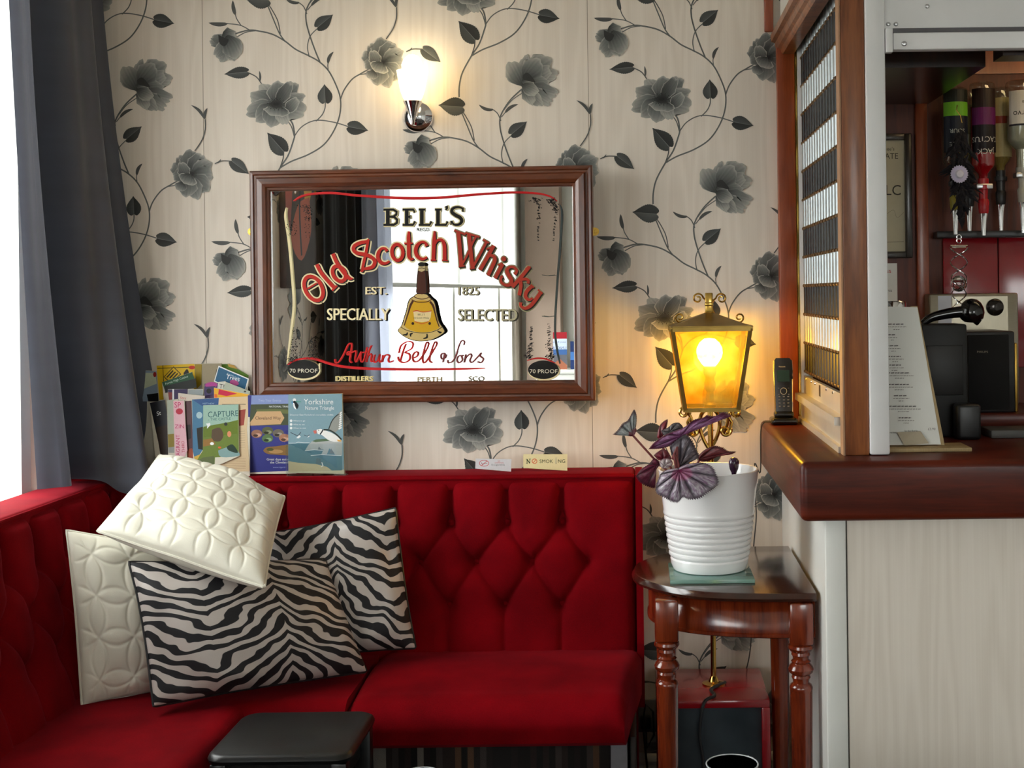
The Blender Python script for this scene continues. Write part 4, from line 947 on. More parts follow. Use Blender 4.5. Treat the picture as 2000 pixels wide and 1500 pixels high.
# beige pillar and white shelf with leaflets at the far end of the room
struct(MB().box((LWX+.06, FY+.001, 0), (-1.205, FY+.14, CZ)).build('trim_1', M_beige, smooth=False))
sh = thing('side_cabinet', 'plain white cabinet below leaflets, reflected low at the right of the mirror', 'cabinet', loc=(-1.0, FY+.2, 0))
MB().rbox((-.36, -.19, 0), (.5, .16, .86), .006).build('body', M_white, sh); MB().rbox((-.38, -.19, .86), (.52, .18, .89), .006).build('top', M_white, sh)
for i, (x0_, z1_, c1, c2, lab) in enumerate(((-1.24, 1.17, (170, 24, 40), (150, 60, 52), 'red and blue holiday leaflet reflected at the mirror right edge, nearest the pillar'), (-1.11, 1.10, (30, 52, 104), (70, 120, 190), 'navy leaflet reflected at the extreme right edge of the mirror'))):
    t = thing('leaflet', lab, 'leaflet', 'leaflets on the white cabinet', loc=(x0_, FY+.28, .89))
    hgt = z1_-.89
    MB().box((0, -.006, 0), (.105, 0, hgt)).build('pages', M_white, t, smooth=False)
    q = Print(plane_map((0, 0, hgt), (1, 0, 0), (0, 0, -1), (0, 1, 0)))
    if i == 0:
        q.rect(0, 0, .105, .05, sr(c1)); q.rect(0, .05, .105, .13, sr(206, 220, 238)); q.rect(0, .13, .105, .17, sr(60, 100, 160)); q.rect(0, .17, .105, hgt, sr(96, 96, 104)); q.poly([(0, .24), (.05, .2), (.105, .25), (.105, hgt), (0, hgt)], sr(160, 96, 70))
        q.text('UNIQUE', .1, .128, .02, sr(40, 70, 150), flip=True); q.text('Luxury Rooms', .1, .08, .012, sr(40, 70, 150), flip=True)
    else: q.rect(0, 0, .105, hgt, sr(c1)); q.rect(0, .08, .105, .14, sr(c2))
    q.build('cover', M_gloss, t)

# ================================================================ wall light
lamp = thing('wall_light', 'chrome wall light with glowing tulip glass shade above the mirror', 'wall light', loc=(px(816, 228, 0).x, 0, px(816, 228, 0).z))
lc = Vector(lamp.location)
MB().lathe([(.043, .0), (.043, .006), (.040, .010), (.036, .013), (.030, .020), (.020, .026), (.008, .029), (0, .030)], axis='y', seg=40).build('backplate', M_chrome, lamp)
q = px(806, 200, -.085)-lc
MB().tube([(0, -.026, 0), (.3*q.x, -.05, -.012), (.8*q.x, -.078, -.008), (q.x, -.085, q.z-.03)], .0075, 12).build('arm', M_chrome, lamp)
MB().lathe([(0, -.062), (.004, -.058), (.006, -.045), (.012, -.030), (.020, -.010), (.026, .002), (.024, .003), (0, .002)], c=tuple(q), seg=32).build('cup', M_chrome, lamp)
def shade_mat():
    m, nt, bs = nodes_of('lit_opal_glass'); L = nt.links.new
    tl = N(nt, 'ShaderNodeBsdfTranslucent'); tl.inputs[0].default_value = (1, .93, .78, 1)
    tr = N(nt, 'ShaderNodeBsdfTransparent'); tr.inputs[0].default_value = (1, .95, .85, 1)
    no = N(nt, 'ShaderNodeTexNoise'); no.inputs['Scale'].default_value = 30
    mr = N(nt, 'ShaderNodeMapRange'); mr.inputs[3].default_value = .28; mr.inputs[4].default_value = .36; L(no.outputs[0], mr.inputs[0])
    mi = N(nt, 'ShaderNodeMixShader'); L(mr.outputs[0], mi.inputs[0]); L(tl.outputs[0], mi.inputs[1]); L(tr.outputs[0], mi.inputs[2])
    L(mi.outputs[0], nt.nodes['Material Output'].inputs[0]); return m
shp = [(.020, .002), (.026, .012), (.032, .030), (.037, .055), (.041, .080), (.042, .084)]
MB().lathe(shp+[(r_-.003, z_) for r_, z_ in shp[::-1]], c=tuple(q), seg=36).build('shade', shade_mat(), lamp)
MB().lathe([(0, .128), (.012, .125), (.022, .115), (.028, .100), (.028, .085), (.022, .068), (.014, .052), (.013, .02)], c=tuple(q), seg=24).build('bulb', emit('warm_bulb', (1, .80, .46), 24), lamp)

# its twin on the left wall, seen in the mirror
tw_ = lamp.copy(); link(tw_); tw_.location = (LWX, -1.455, 1.885); tw_.rotation_euler = (0, 0, math.pi/2)
tw_['label'] = 'matching wall light on the left wall, glinting at the top left corner of the mirror'; lamp['group'] = tw_['group'] = 'chrome wall lights'
for ch in list(lamp.children): c_ = ch.copy(); link(c_, tw_)
# ================================================================ leaflets on the banquette top
ZL = ZT+.0142
NL = [0]
def booklet(name, label, quad, Y0, draw, th=.004, cat='brochure', lean=.10, group='tourist brochures piled on the banquette top', rest=True, page=sr(214, 208, 192)):
    """quad: TL, TR, BR, BL in pixels; leans back; foot set down on the rail"""
    yb = max(quad[2][1], quad[3][1])
    def fn(x, y, h):
        return px(x, y, Y0+lean*(yb-y)/740)-Vector((0, h, 0))
    c = [fn(x, y, 0) for x, y in quad]
    dz = ZL-min(v.z for v in c) if rest else 0
    if rest and dz < 0:                                    # lengthen the hidden foot down to the rail
        for i in (2, 3): c[i].z = ZL+(c[i].z-min(c[2].z, c[3].z)) if abs(c[2].z-c[3].z) < .03 else c[i].z+dz
        dz = 0
    if dz > 0:
        for i in range(4): c[i].z += 0 if i < 2 else max(0, ZL-c[i].z)
    root = thing(name, label, cat, group, loc=tuple(c[3]))
    o = Vector(c[3])
    pg = MB().prism([v-o for v in c], (0, th, 0), page).build('pages', M_print, root, smooth=False)
    p = Print(lambda x, y, h: fn(x, y, h)-o, eps=2e-5, base=1e-4)
    draw(p); p.build('cover_print', M_gloss, pg)
    return root
def quadfill(p, q, col): p.poly(q, col)
Wt = sr(232, 236, 236)
# --- nature brochure with the seabird
def d_york(p):
    q = [(563, 771), (668, 769), (672, 917), (563, 921)]; p.poly(q, sr(128, 160, 172))
    T = lambda L_: [(480+x/8.824, 760+y/8.824) for x, y in L_]
    p.poly(T([(735, 945), (900, 935), (1100, 935), (1660, 960), (1660, 1400), (735, 1420)]), sr(84, 128, 142))
    p.poly(T([(735, 1240), (900, 1270), (1200, 1290), (1400, 1340), (1480, 1400), (735, 1425)]), sr(196, 186, 150)); p.stroke(T([(735, 930), (860, 930), (900, 915), (1000, 925), (1100, 925)]), .8, Wt)
    p.poly(T([(1140, 900), (1230, 870), (1420, 860), (1660, 900), (1660, 1140), (1540, 1130), (1440, 1020), (1400, 1120), (1300, 1130), (1340, 1040), (1200, 1040), (1020, 1060), (1080, 960)]), sr(176, 180, 178)); p.poly(T([(1145, 895), (1220, 865), (1380, 855), (1440, 890), (1300, 905), (1200, 915)]), sr(88, 112, 84))
    p.poly(T([(1240, 1045), (1260, 990), (1310, 1045)]), sr(110, 122, 128)); p.poly(T([(1440, 1110), (1470, 1020), (1530, 1110)]), sr(110, 122, 128)); p.stroke(T([(1020, 1062), (1180, 1045), (1330, 1055)]), 1, Wt); p.stroke(T([(1120, 1145), (1300, 1130), (1650, 1145)]), 1.2, Wt)
    p.poly(T([(1215, 1190), (1290, 1200), (1310, 1290), (1210, 1290)]), sr(84, 112, 122)); p.stroke(T([(1310, 1260), (1330, 1320), (1300, 1340)]), 1.6, Wt)
    p.poly(T([(1220, 700), (1290, 685), (1340, 705), (1450, 740), (1560, 800), (1650, 890), (1600, 905), (1500, 905), (1400, 860), (1310, 790), (1240, 770)]), sr(238, 238, 236), 3)
    p.stroke(T([(1330, 700), (1310, 740), (1280, 780)]), 2.4, sr(24, 30, 34)); p.stroke(T([(1340, 700), (1450, 710), (1560, 780), (1650, 870)]), 3, sr(46, 56, 52), 3); p.poly(T([(1215, 705), (1160, 720), (1185, 770), (1225, 760)]), sr(206, 112, 100)); p.ell(*T([(1255, 708)])[0], 1, 1, BLK, 8)
    p.poly(T([(1440, 690), (1480, 560), (1580, 440), (1640, 370), (1655, 380), (1655, 620), (1570, 720), (1540, 740)]), sr(150, 152, 146), 3); p.stroke(T([(1430, 690), (1475, 570), (1530, 490), (1600, 430)]), 2, sr(52, 58, 56), 3)
    for i in range(8): p.stroke(T([(1600+i*4, 690-i*38), (1652, 660-i*38)]), 2.6, sr(236, 238, 236))
    p.poly(T([(1570, 870), (1650, 880), (1640, 905), (1590, 900)]), sr(230, 178, 96))
    for a in ([(870, 845), (920, 790), (950, 820), (910, 850)], [(1060, 840), (1090, 800), (1100, 815)]): p.poly(T(a), Wt)
    p.stroke(T([(770, 745), (830, 775), (900, 800), (950, 740)]), 1.3, sr(60, 72, 80), 3); p.stroke(T([(1005, 790), (1060, 810), (1100, 785)]), 1, sr(60, 72, 80), 3)
    p.text('Yorkshire', *T([(1000, 262)])[0], 10.8, Wt, sx=.94); p.text('Nature Triangle', *T([(1020, 355)])[0], 7.4, Wt, sx=.84)
    p.text("Discover East Yorkshire's incredible wildlife", *T([(760, 455)])[0], 3.0, Wt, sx=1.12)
    for i, s_ in enumerate(('Where to go', 'What to see', 'When to visit')): p.ell(*T([(782, 545+63*i)])[0], 2.6, 2.6, Wt, 12); p.text(s_, *T([(820, 557+63*i)])[0], 2.8, Wt, sx=1.1)
    p.ell(*T([(840, 185)])[0], 3.4, 3, Wt, 14); p.poly(T([(810, 220), (850, 200), (900, 260), (910, 290), (880, 345), (860, 300)]), sr(24, 34, 38), 3); p.poly(T([(812, 230), (840, 250), (850, 300), (875, 350), (830, 320)]), sr(240, 244, 246), 3); p.poly(T([(785, 215), (812, 215), (815, 260), (795, 245)]), sr(70, 140, 190)); p.stroke(T([(860, 215), (955, 215)]), 1.2, sr(70, 160, 130))
booklet('brochure', 'pale blue nature brochure with a white seabird, rightmost of the pile', [(563, 771), (668, 769), (672, 917), (563, 921)], -.108, d_york, .010, lean=.0, page=sr(206, 200, 170))
# --- long distance path brochure
def d_clev(p):
    T = lambda L_: [(480+x/8.824, 760+y/8.824) for x, y in L_]
    p.poly([(484, 772), (574, 770), (578, 919), (486, 923)], sr(58, 62, 132))
    p.poly(T([(100, 110), (830, 95), (830, 250), (90, 265)]), sr(132, 148, 196)); p.poly(T([(85, 265), (830, 250), (830, 620), (60, 630)]), sr(74, 82, 62)); p.poly(T([(180, 350), (500, 340), (830, 360), (830, 430), (200, 400)]), sr(104, 112, 70))
    p.poly(T([(190, 385), (600, 380), (665, 495), (600, 605), (50, 632), (60, 590), (130, 500)]), sr(200, 164, 122)); p.text('Cleveland Way', *T([(160, 525)])[0], 6.2, sr(72, 52, 44), sx=.92)
    p.text('Two Year Events', *T([(215, 215)])[0], 5, sr(170, 180, 214), sx=.9); p.text('NATIONAL TRAIL', *T([(400, 315)])[0], 3.4, Wt, sx=1)
    for (x_, y_, c) in ((190, 770, (150, 108, 88)), (375, 720, (92, 96, 66)), (375, 850, (92, 118, 76)), (560, 760, (112, 104, 92)), (670, 840, (168, 120, 96))):
        p.ell(*T([(x_, y_)])[0], 11, 8, sr(c), 16); p.ell(*T([(x_+20, y_+20)])[0], 6, 3.5, sr(tuple(min(255, q+50) for q in c)), 10); p.ell(*T([(x_-20, y_+30)])[0], 5, 2.6, sr(tuple(q*.5 for q in c)), 10)
    p.poly(T([(300, 1060), (360, 1000), (520, 985), (830, 960), (830, 1130), (500, 1130), (360, 1110)]), sr(136, 104, 62), 3); p.ell(*T([(520, 1075)])[0], 14, 4, sr(176, 140, 92), 14); p.ell(*T([(420, 1040)])[0], 7, 3, sr(82, 84, 44), 14)
    p.text('Great days out on', *T([(360, 1228)])[0], 4.4, Wt, sx=1.02); p.text('the Cleveland', *T([(420, 1280)])[0], 4.4, Wt, sx=1.02); p.text('www.tigertr', *T([(470, 1358)])[0], 3.2, sr(150, 160, 214), sx=1.1)
booklet('brochure', 'violet blue brochure with a sandy arrow sign, second from the right in the pile', [(484, 772), (574, 770), (578, 919), (486, 923)], -.094, d_clev, .006, lean=0)
G_ = lambda L_: [(270+x/6.667, 700+y/6.667) for x, y in L_]
# --- back row first
def d_blue0(p): p.poly(G_([(20, 150), (235, 170), (260, 560), (60, 560)]), sr(140, 158, 178)); p.poly(G_([(30, 190), (220, 190), (240, 330), (60, 400)]), sr(196, 204, 176)); p.poly(G_([(110, 470), (260, 450), (265, 560), (130, 560)]), sr(22, 24, 26)); p.ell(*G_([(215, 210)])[0], 3.4, 5, sr(150, 30, 30), 12)
booklet('brochure', 'pale sky brochure half hidden by the curtain at the left end of the pile', G_([(10, 150), (235, 165), (275, 800), (70, 820)]), -.030, d_blue0)
def d_yel(p):
    p.poly(G_([(238, 95), (730, 70), (760, 500), (275, 540)]), sr(226, 186, 20)); p.stroke(G_([(250, 130), (560, 118), (740, 110)]), 1.4, sr(40, 34, 12)); p.stroke(G_([(320, 90), (330, 300)]), 1.2, sr(40, 34, 12))
    p.poly(G_([(330, 240), (460, 105), (560, 205), (420, 330)]), sr(40, 34, 12)); p.poly(G_([(342, 240), (460, 118), (545, 204), (425, 312)]), sr(226, 186, 20))
    for i in range(3): p.stroke(G_([(372+i*38, 248+i*8), (455+i*30, 158+i*18)]), 2.6, sr(40, 34, 12))
    p.poly(G_([(590, 190), (620, 150), (640, 140), (660, 190), (650, 240), (600, 240)]), sr(30, 26, 12), 3); p.ell(*G_([(700, 118)])[0], 6.5, 3.6, sr(196, 44, 26), 14); p.poly(G_([(735, 75), (830, 75), (820, 340), (760, 400)]), sr(158, 132, 22))
booklet('brochure', 'bright yellow brochure with a black sign drawing, tall at the back of the pile', G_([(238, 95), (835, 68), (820, 700), (290, 760)]), -.025, d_yel)
def d_tan(p): p.poly(G_([(830, 70), (1080, 65), (1060, 420), (830, 430)]), sr(150, 138, 112)); p.stroke(G_([(1020, 140), (1000, 280)]), 1, sr(40, 40, 36))
booklet('brochure', 'plain tan brochure standing between the yellow and the teal ones', G_([(832, 68), (1080, 62), (1060, 760), (832, 770)]), -.035, d_tan)
def d_gre(p): p.poly(G_([(1050, 75), (1180, 75), (1440, 220), (1430, 260), (1050, 110)]), sr(92, 130, 40)); p.poly(G_([(1160, 70), (1250, 90), (1290, 140), (1180, 110)]), sr(190, 150, 70))
booklet('brochure', 'green brochure showing as a strip behind the teal tree guide', G_([(1050, 72), (1180, 66), (1445, 225), (1380, 760)]), -.018, d_gre)
def d_tree(p):
    p.poly(G_([(1045, 95), (1440, 265), (1380, 480), (985, 300)]), Wt); p.poly(G_([(1050, 112), (1425, 272), (1372, 470), (1000, 292)]), sr(34, 92, 128)); p.text('A guide to the', *G_([(1150, 205)])[0], 3.4, sr(180, 206, 220), rot=.38, sx=1)
    p.text('Trees', *G_([(1140, 262)])[0], 8.6, Wt, rot=.22, sx=.95); p.ell(*G_([(1250, 318)])[0], 9, 5.5, sr(168, 70, 130), 16, .3)
booklet('brochure', 'teal tree guide tilted at the top right of the pile', G_([(1045, 95), (1440, 265), (1290, 760), (880, 740)]), -.045, d_tree)
def d_dgreen(p): p.poly(G_([(310, 310), (700, 180), (760, 330), (350, 430)]), sr(20, 74, 42)); p.text('Forest High Cuisine', *G_([(355, 345)])[0], 4, sr(190, 214, 196), rot=-.33, sx=1.02); p.poly(G_([(345, 360), (750, 260), (760, 380), (350, 450)]), sr(18, 24, 20))
booklet('brochure', 'dark green brochure lying across the yellow one', G_([(310, 310), (700, 178), (790, 620), (420, 720)]), -.050, d_dgreen)
def d_pur(p):
    p.poly(G_([(385, 405), (645, 400), (640, 560), (400, 560)]), sr(52, 40, 84)); p.rect(*G_([(445, 400)])[0], *G_([(465, 560)])[0], Wt); p.rect(*G_([(650, 405)])[0], *G_([(845, 480)])[0], sr(150, 158, 160)); p.poly(G_([(390, 440), (440, 440), (440, 540), (400, 540)]), sr(130, 46, 46))
booklet('leaflet', 'purple leaflet with a pale panel in the middle of the pile', G_([(385, 402), (848, 400), (846, 700), (400, 720)]), -.062, d_pur, .003, 'leaflet')
def d_pink(p): p.ell(*G_([(950, 345)])[0], 12, 5.5, sr(170, 60, 140), 16, -.05); p.poly(G_([(860, 370), (1000, 360), (1000, 470), (860, 490)]), sr(64, 52, 96)); p.ell(*G_([(920, 425)])[0], 5, 5, sr(20, 18, 24), 12)
booklet('leaflet', 'small pink and violet leaflet under the teal tree guide', G_([(862, 330), (1040, 320), (1040, 700), (862, 710)]), -.060, d_pink, .003, 'leaflet', page=sr(90, 70, 110))
def d_ti(p): p.poly(G_([(1040, 310), (1120, 300), (1140, 480), (1020, 480)]), sr(200, 200, 190)); p.text('TI', *G_([(1050, 385)])[0], 8.5, sr(24, 24, 26), rot=.15)
booklet('leaflet', 'white leaflet with bold black capitals below the teal tree guide', G_([(1040, 308), (1135, 298), (1150, 700), (1010, 700)]), -.064, d_ti, .003, 'leaflet')
def d_grey(p): p.poly(G_([(1140, 310), (1455, 430), (1450, 480), (1100, 400)]), sr(168, 176, 160)); p.ell(*G_([(1390, 430)])[0], 2.5, 1.6, sr(60, 60, 60), 8)
booklet('leaflet', 'grey green leaflet slanting below the teal tree guide', G_([(1140, 308), (1455, 430), (1400, 720), (1090, 700)]), -.069, d_grey, .003, 'leaflet')
def d_org(p): p.poly(G_([(985, 385), (1440, 470), (1440, 520), (990, 520)]), sr(228, 170, 40)); p.poly(G_([(1050, 400), (1290, 460), (1150, 490), (1040, 470)]), sr(196, 30, 70)); p.poly(G_([(990, 460), (1030, 470), (1030, 510), (990, 510)]), sr(226, 110, 30))
booklet('leaflet', 'orange and magenta leaflet just above the castle brochure', G_([(985, 382), (1445, 468), (1430, 720), (995, 720)]), -.074, d_org, .003, 'leaflet')
def d_wht(p): p.poly(G_([(520, 455), (860, 490), (850, 560), (520, 540)]), sr(206, 196, 184)); p.text('Stay', *G_([(545, 530)])[0], 5, sr(180, 50, 40))
booklet('leaflet', 'off white leaflet with red lettering above the pink strip brochure', G_([(520, 452), (865, 488), (860, 760), (520, 760)]), -.078, d_wht, .003, 'leaflet')
def d_blk(p): p.poly(G_([(150, 580), (345, 540), (400, 900), (300, 1270)]), sr(26, 28, 36)); p.text('St', *G_([(240, 750)])[0], 8, Wt, rot=-.3, shear=.2); p.poly(G_([(230, 900), (380, 860), (400, 1270), (290, 1270)]), sr(44, 30, 22))
booklet('brochure', 'black brochure with white script next to the curtain', G_([(150, 580), (345, 538), (420, 1420), (240, 1440)]), -.088, d_blk)
def d_pale(p): p.poly(G_([(375, 545), (470, 535), (470, 990), (385, 990)]), sr(168, 176, 160)); p.poly(G_([(385, 990), (470, 980), (470, 1160), (390, 1160)]), sr(140, 122, 44)); p.poly(G_([(390, 1160), (470, 1150), (470, 1230), (395, 1230)]), sr(150, 152, 150))
booklet('brochure', 'narrow pale brochure between the black one and the pink one', G_([(372, 545), (520, 530), (520, 1450), (395, 1460)]), -.094, d_pale)
def d_frag(p):
    p.poly(G_([(455, 555), (590, 550), (640, 1200), (580, 1330), (480, 1330)]), sr(224, 178, 190)); c = sr(190, 40, 96); c2 = sr(180, 34, 60)
    p.text('SP', *G_([(468, 640)])[0], 10.5, c, sx=.9); p.ell(*G_([(535, 690)])[0], 7, 6, c2, 14); p.text('ZIN', *G_([(475, 910)])[0], 7.5, c, sx=1.05)
    p.text('FRAGRANT', *G_([(545, 1340)])[0], 7.5, c, rot=-math.pi/2-.02, sx=.95); p.text('THIRD', *G_([(606, 1225)])[0], 5.5, c2, rot=-math.pi/2-.05, sx=1)
booklet('brochure', 'pink strip brochure with crimson capitals running upwards', G_([(455, 552), (600, 548), (645, 1460), (480, 1470)]), -.101, d_frag)
def d_brn(p): p.poly(G_([(590, 560), (700, 550), (740, 1300), (580, 1330), (640, 1200)]), sr(84, 54, 60)); p.poly(G_([(600, 1230), (700, 1170), (740, 1340), (570, 1320)]), sr(150, 66, 40), 3); p.poly(G_([(620, 870), (680, 860), (690, 1040), (640, 1060)]), sr(40, 34, 34))
booklet('brochure', 'brown and plum brochure between the pink strip and the blue one', G_([(590, 558), (715, 548), (760, 1460), (600, 1470)]), -.095, d_brn)
def d_blu(p): p.poly(G_([(700, 535), (1050, 515), (1040, 640), (850, 650), (840, 1190), (740, 1340), (710, 1200)]), sr(66, 116, 150)); p.poly(G_([(700, 535), (1050, 515), (1040, 650), (880, 650)]), sr(48, 84, 134)); p.ell(*G_([(795, 740)])[0], 6, 6.5, sr(160, 190, 200), 16); p.poly(G_([(760, 910), (840, 890), (840, 1190), (780, 1180)]), sr(28, 26, 22)); p.poly(G_([(725, 1280), (830, 1240), (830, 1340), (740, 1350)]), sr(206, 170, 70)); p.text('VISIT NEW', *G_([(835, 600)])[0], 3.4, sr(150, 180, 210))
booklet('brochure', 'mid blue brochure showing left of the castle brochure', G_([(695, 535), (1052, 512), (1050, 1460), (720, 1480)]), -.103, d_blu)
def d_cream(p):
    p.poly(G_([(1050, 515), (1450, 498), (1415, 920), (1450, 1470), (1000, 1480), (1000, 1300), (1300, 1280), (1300, 620), (1050, 620)]), sr(208, 184, 148)); p.poly(G_([(1300, 680), (1400, 660), (1375, 870), (1300, 880)]), sr(150, 66, 56)); p.stroke(G_([(1090, 600), (1400, 598)]), 1.2, sr(90, 80, 70))
    for i in range(7): p.stroke(G_([(1040, 1310+i*22), (1400, 1300+i*22)]), .7, sr(168, 140, 112))
    for i in range(8): p.stroke(G_([(1310, 950+i*30), (1390, 946+i*30)]), .6, sr(160, 140, 116))
booklet('brochure', 'cream sheet behind the castle brochure at the front of the pile', G_([(1050, 512), (1452, 496), (1450, 1476), (1000, 1486)]), -.109, d_cream)
def d_cap(p):
    p.poly(G_([(845, 610), (1305, 600), (1310, 1270), (1000, 1290), (990, 1480), (740, 1370), (840, 1200)]), sr(104, 124, 48)); p.poly(G_([(845, 610), (1305, 600), (1300, 800), (1060, 860), (845, 900)]), sr(150, 182, 168)); p.text('CAPTURE', *G_([(905, 770)])[0], 11.4, sr(34, 82, 88), rot=-.05, sx=.86); p.text('- THE CASTLE -', *G_([(910, 812)])[0], 5, sr(50, 96, 96), rot=-.04, sx=1.02)
    p.poly(G_([(850, 890), (1290, 810), (1290, 980), (1120, 1000), (850, 1030)]), sr(96, 116, 30)); p.poly(G_([(960, 930), (1060, 900), (1110, 1000), (1060, 1080), (960, 1060)]), sr(84, 66, 46), 3); p.poly(G_([(845, 1060), (960, 1040), (1010, 1120), (845, 1150)]), sr(146, 106, 48)); p.ell(*G_([(1185, 985)])[0], 4, 6, sr(214, 140, 100), 10)
    p.poly(G_([(1040, 1200), (1200, 1150), (1305, 1220), (1305, 1270), (1080, 1285)]), sr(128, 160, 160), 3); p.poly(G_([(1150, 1150), (1230, 1120), (1300, 1230), (1180, 1200)]), sr(36, 58, 44), 3); p.ell(*G_([(960, 1110)])[0], 4, 3, Wt, 8); p.ell(*G_([(1060, 1160)])[0], 3.4, 2, sr(214, 92, 50), 8); p.poly(G_([(880, 850), (935, 840), (940, 870), (895, 915), (900, 875)]), Wt); p.ell(*G_([(1140, 855)])[0], 3.5, 3.5, sr(40, 44, 40), 8)
    p.poly(G_([(840, 1290), (990, 1270), (990, 1480), (740, 1360)]), sr(92, 104, 62))
booklet('brochure', 'green castle game brochure at the front of the pile', G_([(845, 610), (1305, 600), (1312, 1272), (842, 1480)]), -.114, d_cap, rest=False)
# clear leaflet stand around the two right hand brochures
hold = thing('leaflet_holder', 'clear acrylic holder around the pale blue seabird brochure', 'leaflet holder')
M_acr = glass('clear_acrylic', (.96, .98, .98))
a, b_ = px(560, 905, -.11), px(675, 905, -.11)
MB().box((a.x, -.1135, ZL), (b_.x, -.1115, ZL+.085)).build('front_plate', M_acr, hold, smooth=False); MB().box((a.x, -.1115, ZL), (b_.x, -.088, ZL+.002)).build('base', M_acr, hold, smooth=False)
MB().box((a.x-.002, -.1135, ZL), (a.x, -.088, ZL+.12)).build('side_plate', M_acr, hold, smooth=False); MB().box((b_.x, -.1135, ZL), (b_.x+.002, -.088, ZL+.12)).build('side_plate', M_acr, hold, smooth=False)
# --- the two cards
def d_nos(p):
    p.rect(1022, 887, 1108, 914, sr(232, 222, 172)); g = sr(48, 66, 36)
    k = lambda x, y: (900+x/8.696, 870+y/8.696)
    for (L_, w) in (([(1125, 305), (1125, 235)], 1.3), ([(1125, 235), (1172, 305)], 1.8), ([(1172, 305), (1172, 232)], 1.3), ([(1105, 305), (1145, 305)], .8), ([(1105, 234), (1135, 234)], .8), ([(1155, 232), (1190, 232)], .8)): p.stroke([k(*q) for q in L_], w, g)
    p.stroke(ellp(*k(1252, 268), 4.6, 4.4, 0), 1.2, sr(214, 84, 40)); p.stroke([k(1230, 292), k(1275, 245)], 1.2, sr(214, 84, 40))
    p.text('SMOK', *k(1335, 298), 7, g, sx=.98); p.text('NG', *k(1645, 296), 7, g, sx=1.0); p.stroke([k(1617, 225), k(1617, 300)], 1.1, sr(150, 160, 150)); p.stroke([k(1617, 200), k(1620, 215), k(1616, 225)], .6, sr(150, 160, 150)); p.stroke([k(1610, 305), k(1626, 305)], .8, g)
booklet('no_smoking_card', 'cream no smoking card standing on the banquette top', [(1022, 888), (1107, 887), (1108, 913), (1023, 914)], -.075, d_nos, .002, 'sign', .1, 'notice cards on the banquette top', page=sr(232, 222, 172))
def d_ecg(p):
    p.poly([(929, 896), (999, 897), (998, 914), (928, 915)], sr(214, 216, 222)); k = lambda x, y: (900+x/8.696, 870+y/8.696)
    p.stroke(ellp(*k(395, 302), 9.2, 5.8, 0), 1, sr(196, 40, 52)); p.stroke([k(350, 345), k(445, 262)], 1, sr(196, 40, 52)); p.stroke([k(345, 290), k(365, 320), k(395, 305), k(450, 305)], .9, sr(150, 60, 76))
    p.text('NO', *k(625, 275), 2.2, sr(196, 60, 70)); p.text('VAPING', *k(575, 305), 2.2, sr(196, 60, 70), sx=1.6); p.text('E-Cigarettes', *k(520, 342), 3.2, sr(90, 92, 100), sx=1.15)
booklet('vaping_card', 'small white card with a red crossed oval, left of the cream card', [(929, 896), (999, 897), (998, 914), (928, 915)], -.080, d_ecg, .002, 'sign', .1, 'notice cards on the banquette top', page=sr(214, 216, 222))
# ================================================================ half-moon side table
M_tab = wood('red_mahogany', sr(80, 24, 9), sr(134, 52, 22), .18, stretch=(14, 14, 1.6), coat=.7)
M_tabtop = wood('dark_table_top', sr(34, 16, 11), sr(62, 30, 20), .15, stretch=(14, 1.5, 14), coat=.8)
table = thing('side_table', 'half-moon mahogany side table with turned legs against the bar', 'side table')
TX, TYc, TA, TB, TZ = .378, -.478, .395, .268, .800
def moon(k=1.0, serp=.012, n=44, inset=0):
    pts = []
    for i in range(n+1):
        a = math.pi/2-math.pi*i/n                      # from the far end round to the near end
        c, s_ = math.cos(a), math.sin(a)
        rr = 1+serp*math.cos(6*a)
        e = .80
        x = TX-(TA-inset)*rr*abs(c)**e; y = TYc+(TB-inset)*rr*(abs(s_)**e)*(1 if s_ > 0 else -1)
        pts.append((x, y))
    return pts
def slab_layers(layers, name, m, par):
    mb = MB(); n = None
    for q, (ins, z) in enumerate(layers):
        P = moon(inset=ins)+[(TX-max(ins, 0)*.0, TYc)]
        n = len(P); mb.v += [(x, y, z) for x, y in P]; mb.c += [(1, 1, 1)]*n
    for q in range(len(layers)-1): mb.f += [(q*n+i, q*n+(i+1) % n, (q+1)*n+(i+1) % n, (q+1)*n+i) for i in range(n)]
    tri = tessellate_polygon([[Vector(v) for v in mb.v[:n]]]); mb.f += [tuple(t) for t in tri]+[tuple(i+(len(layers)-1)*n for i in t) for t in tri]
    return mb.build(name, m, par, merge=True, auto=30)
slab_layers([(.012, TZ-.022), (.002, TZ-.018), (0, TZ-.012), (.004, TZ-.006), (.006, TZ-.001), (.010, TZ)], 'table_top', M_tabtop, table)
ap = MB(); P_ = moon(inset=.034, serp=.0); n_ = len(P_); L_ = [(0, TZ-.105), (-.004, TZ-.103), (-.004, TZ-.097), (0, TZ-.095), (0, TZ-.022)]
for q, (o_, z_) in enumerate(L_):
    ap.v += [(x+(x-TX)*(-o_)*2, y+(y-TYc)*(-o_)*2, z_) for x, y in P_]; ap.c += [(1, 1, 1)]*n_
for q in range(len(L_)-1): ap.f += [(q*n_+i, q*n_+i+1, (q+1)*n_+i+1, (q+1)*n_+i) for i in range(n_-1)]
o = ap.build('apron', M_tab, table, auto=30); md = o.modifiers.new('solid', 'SOLIDIFY'); md.thickness = .016; md.offset = -1
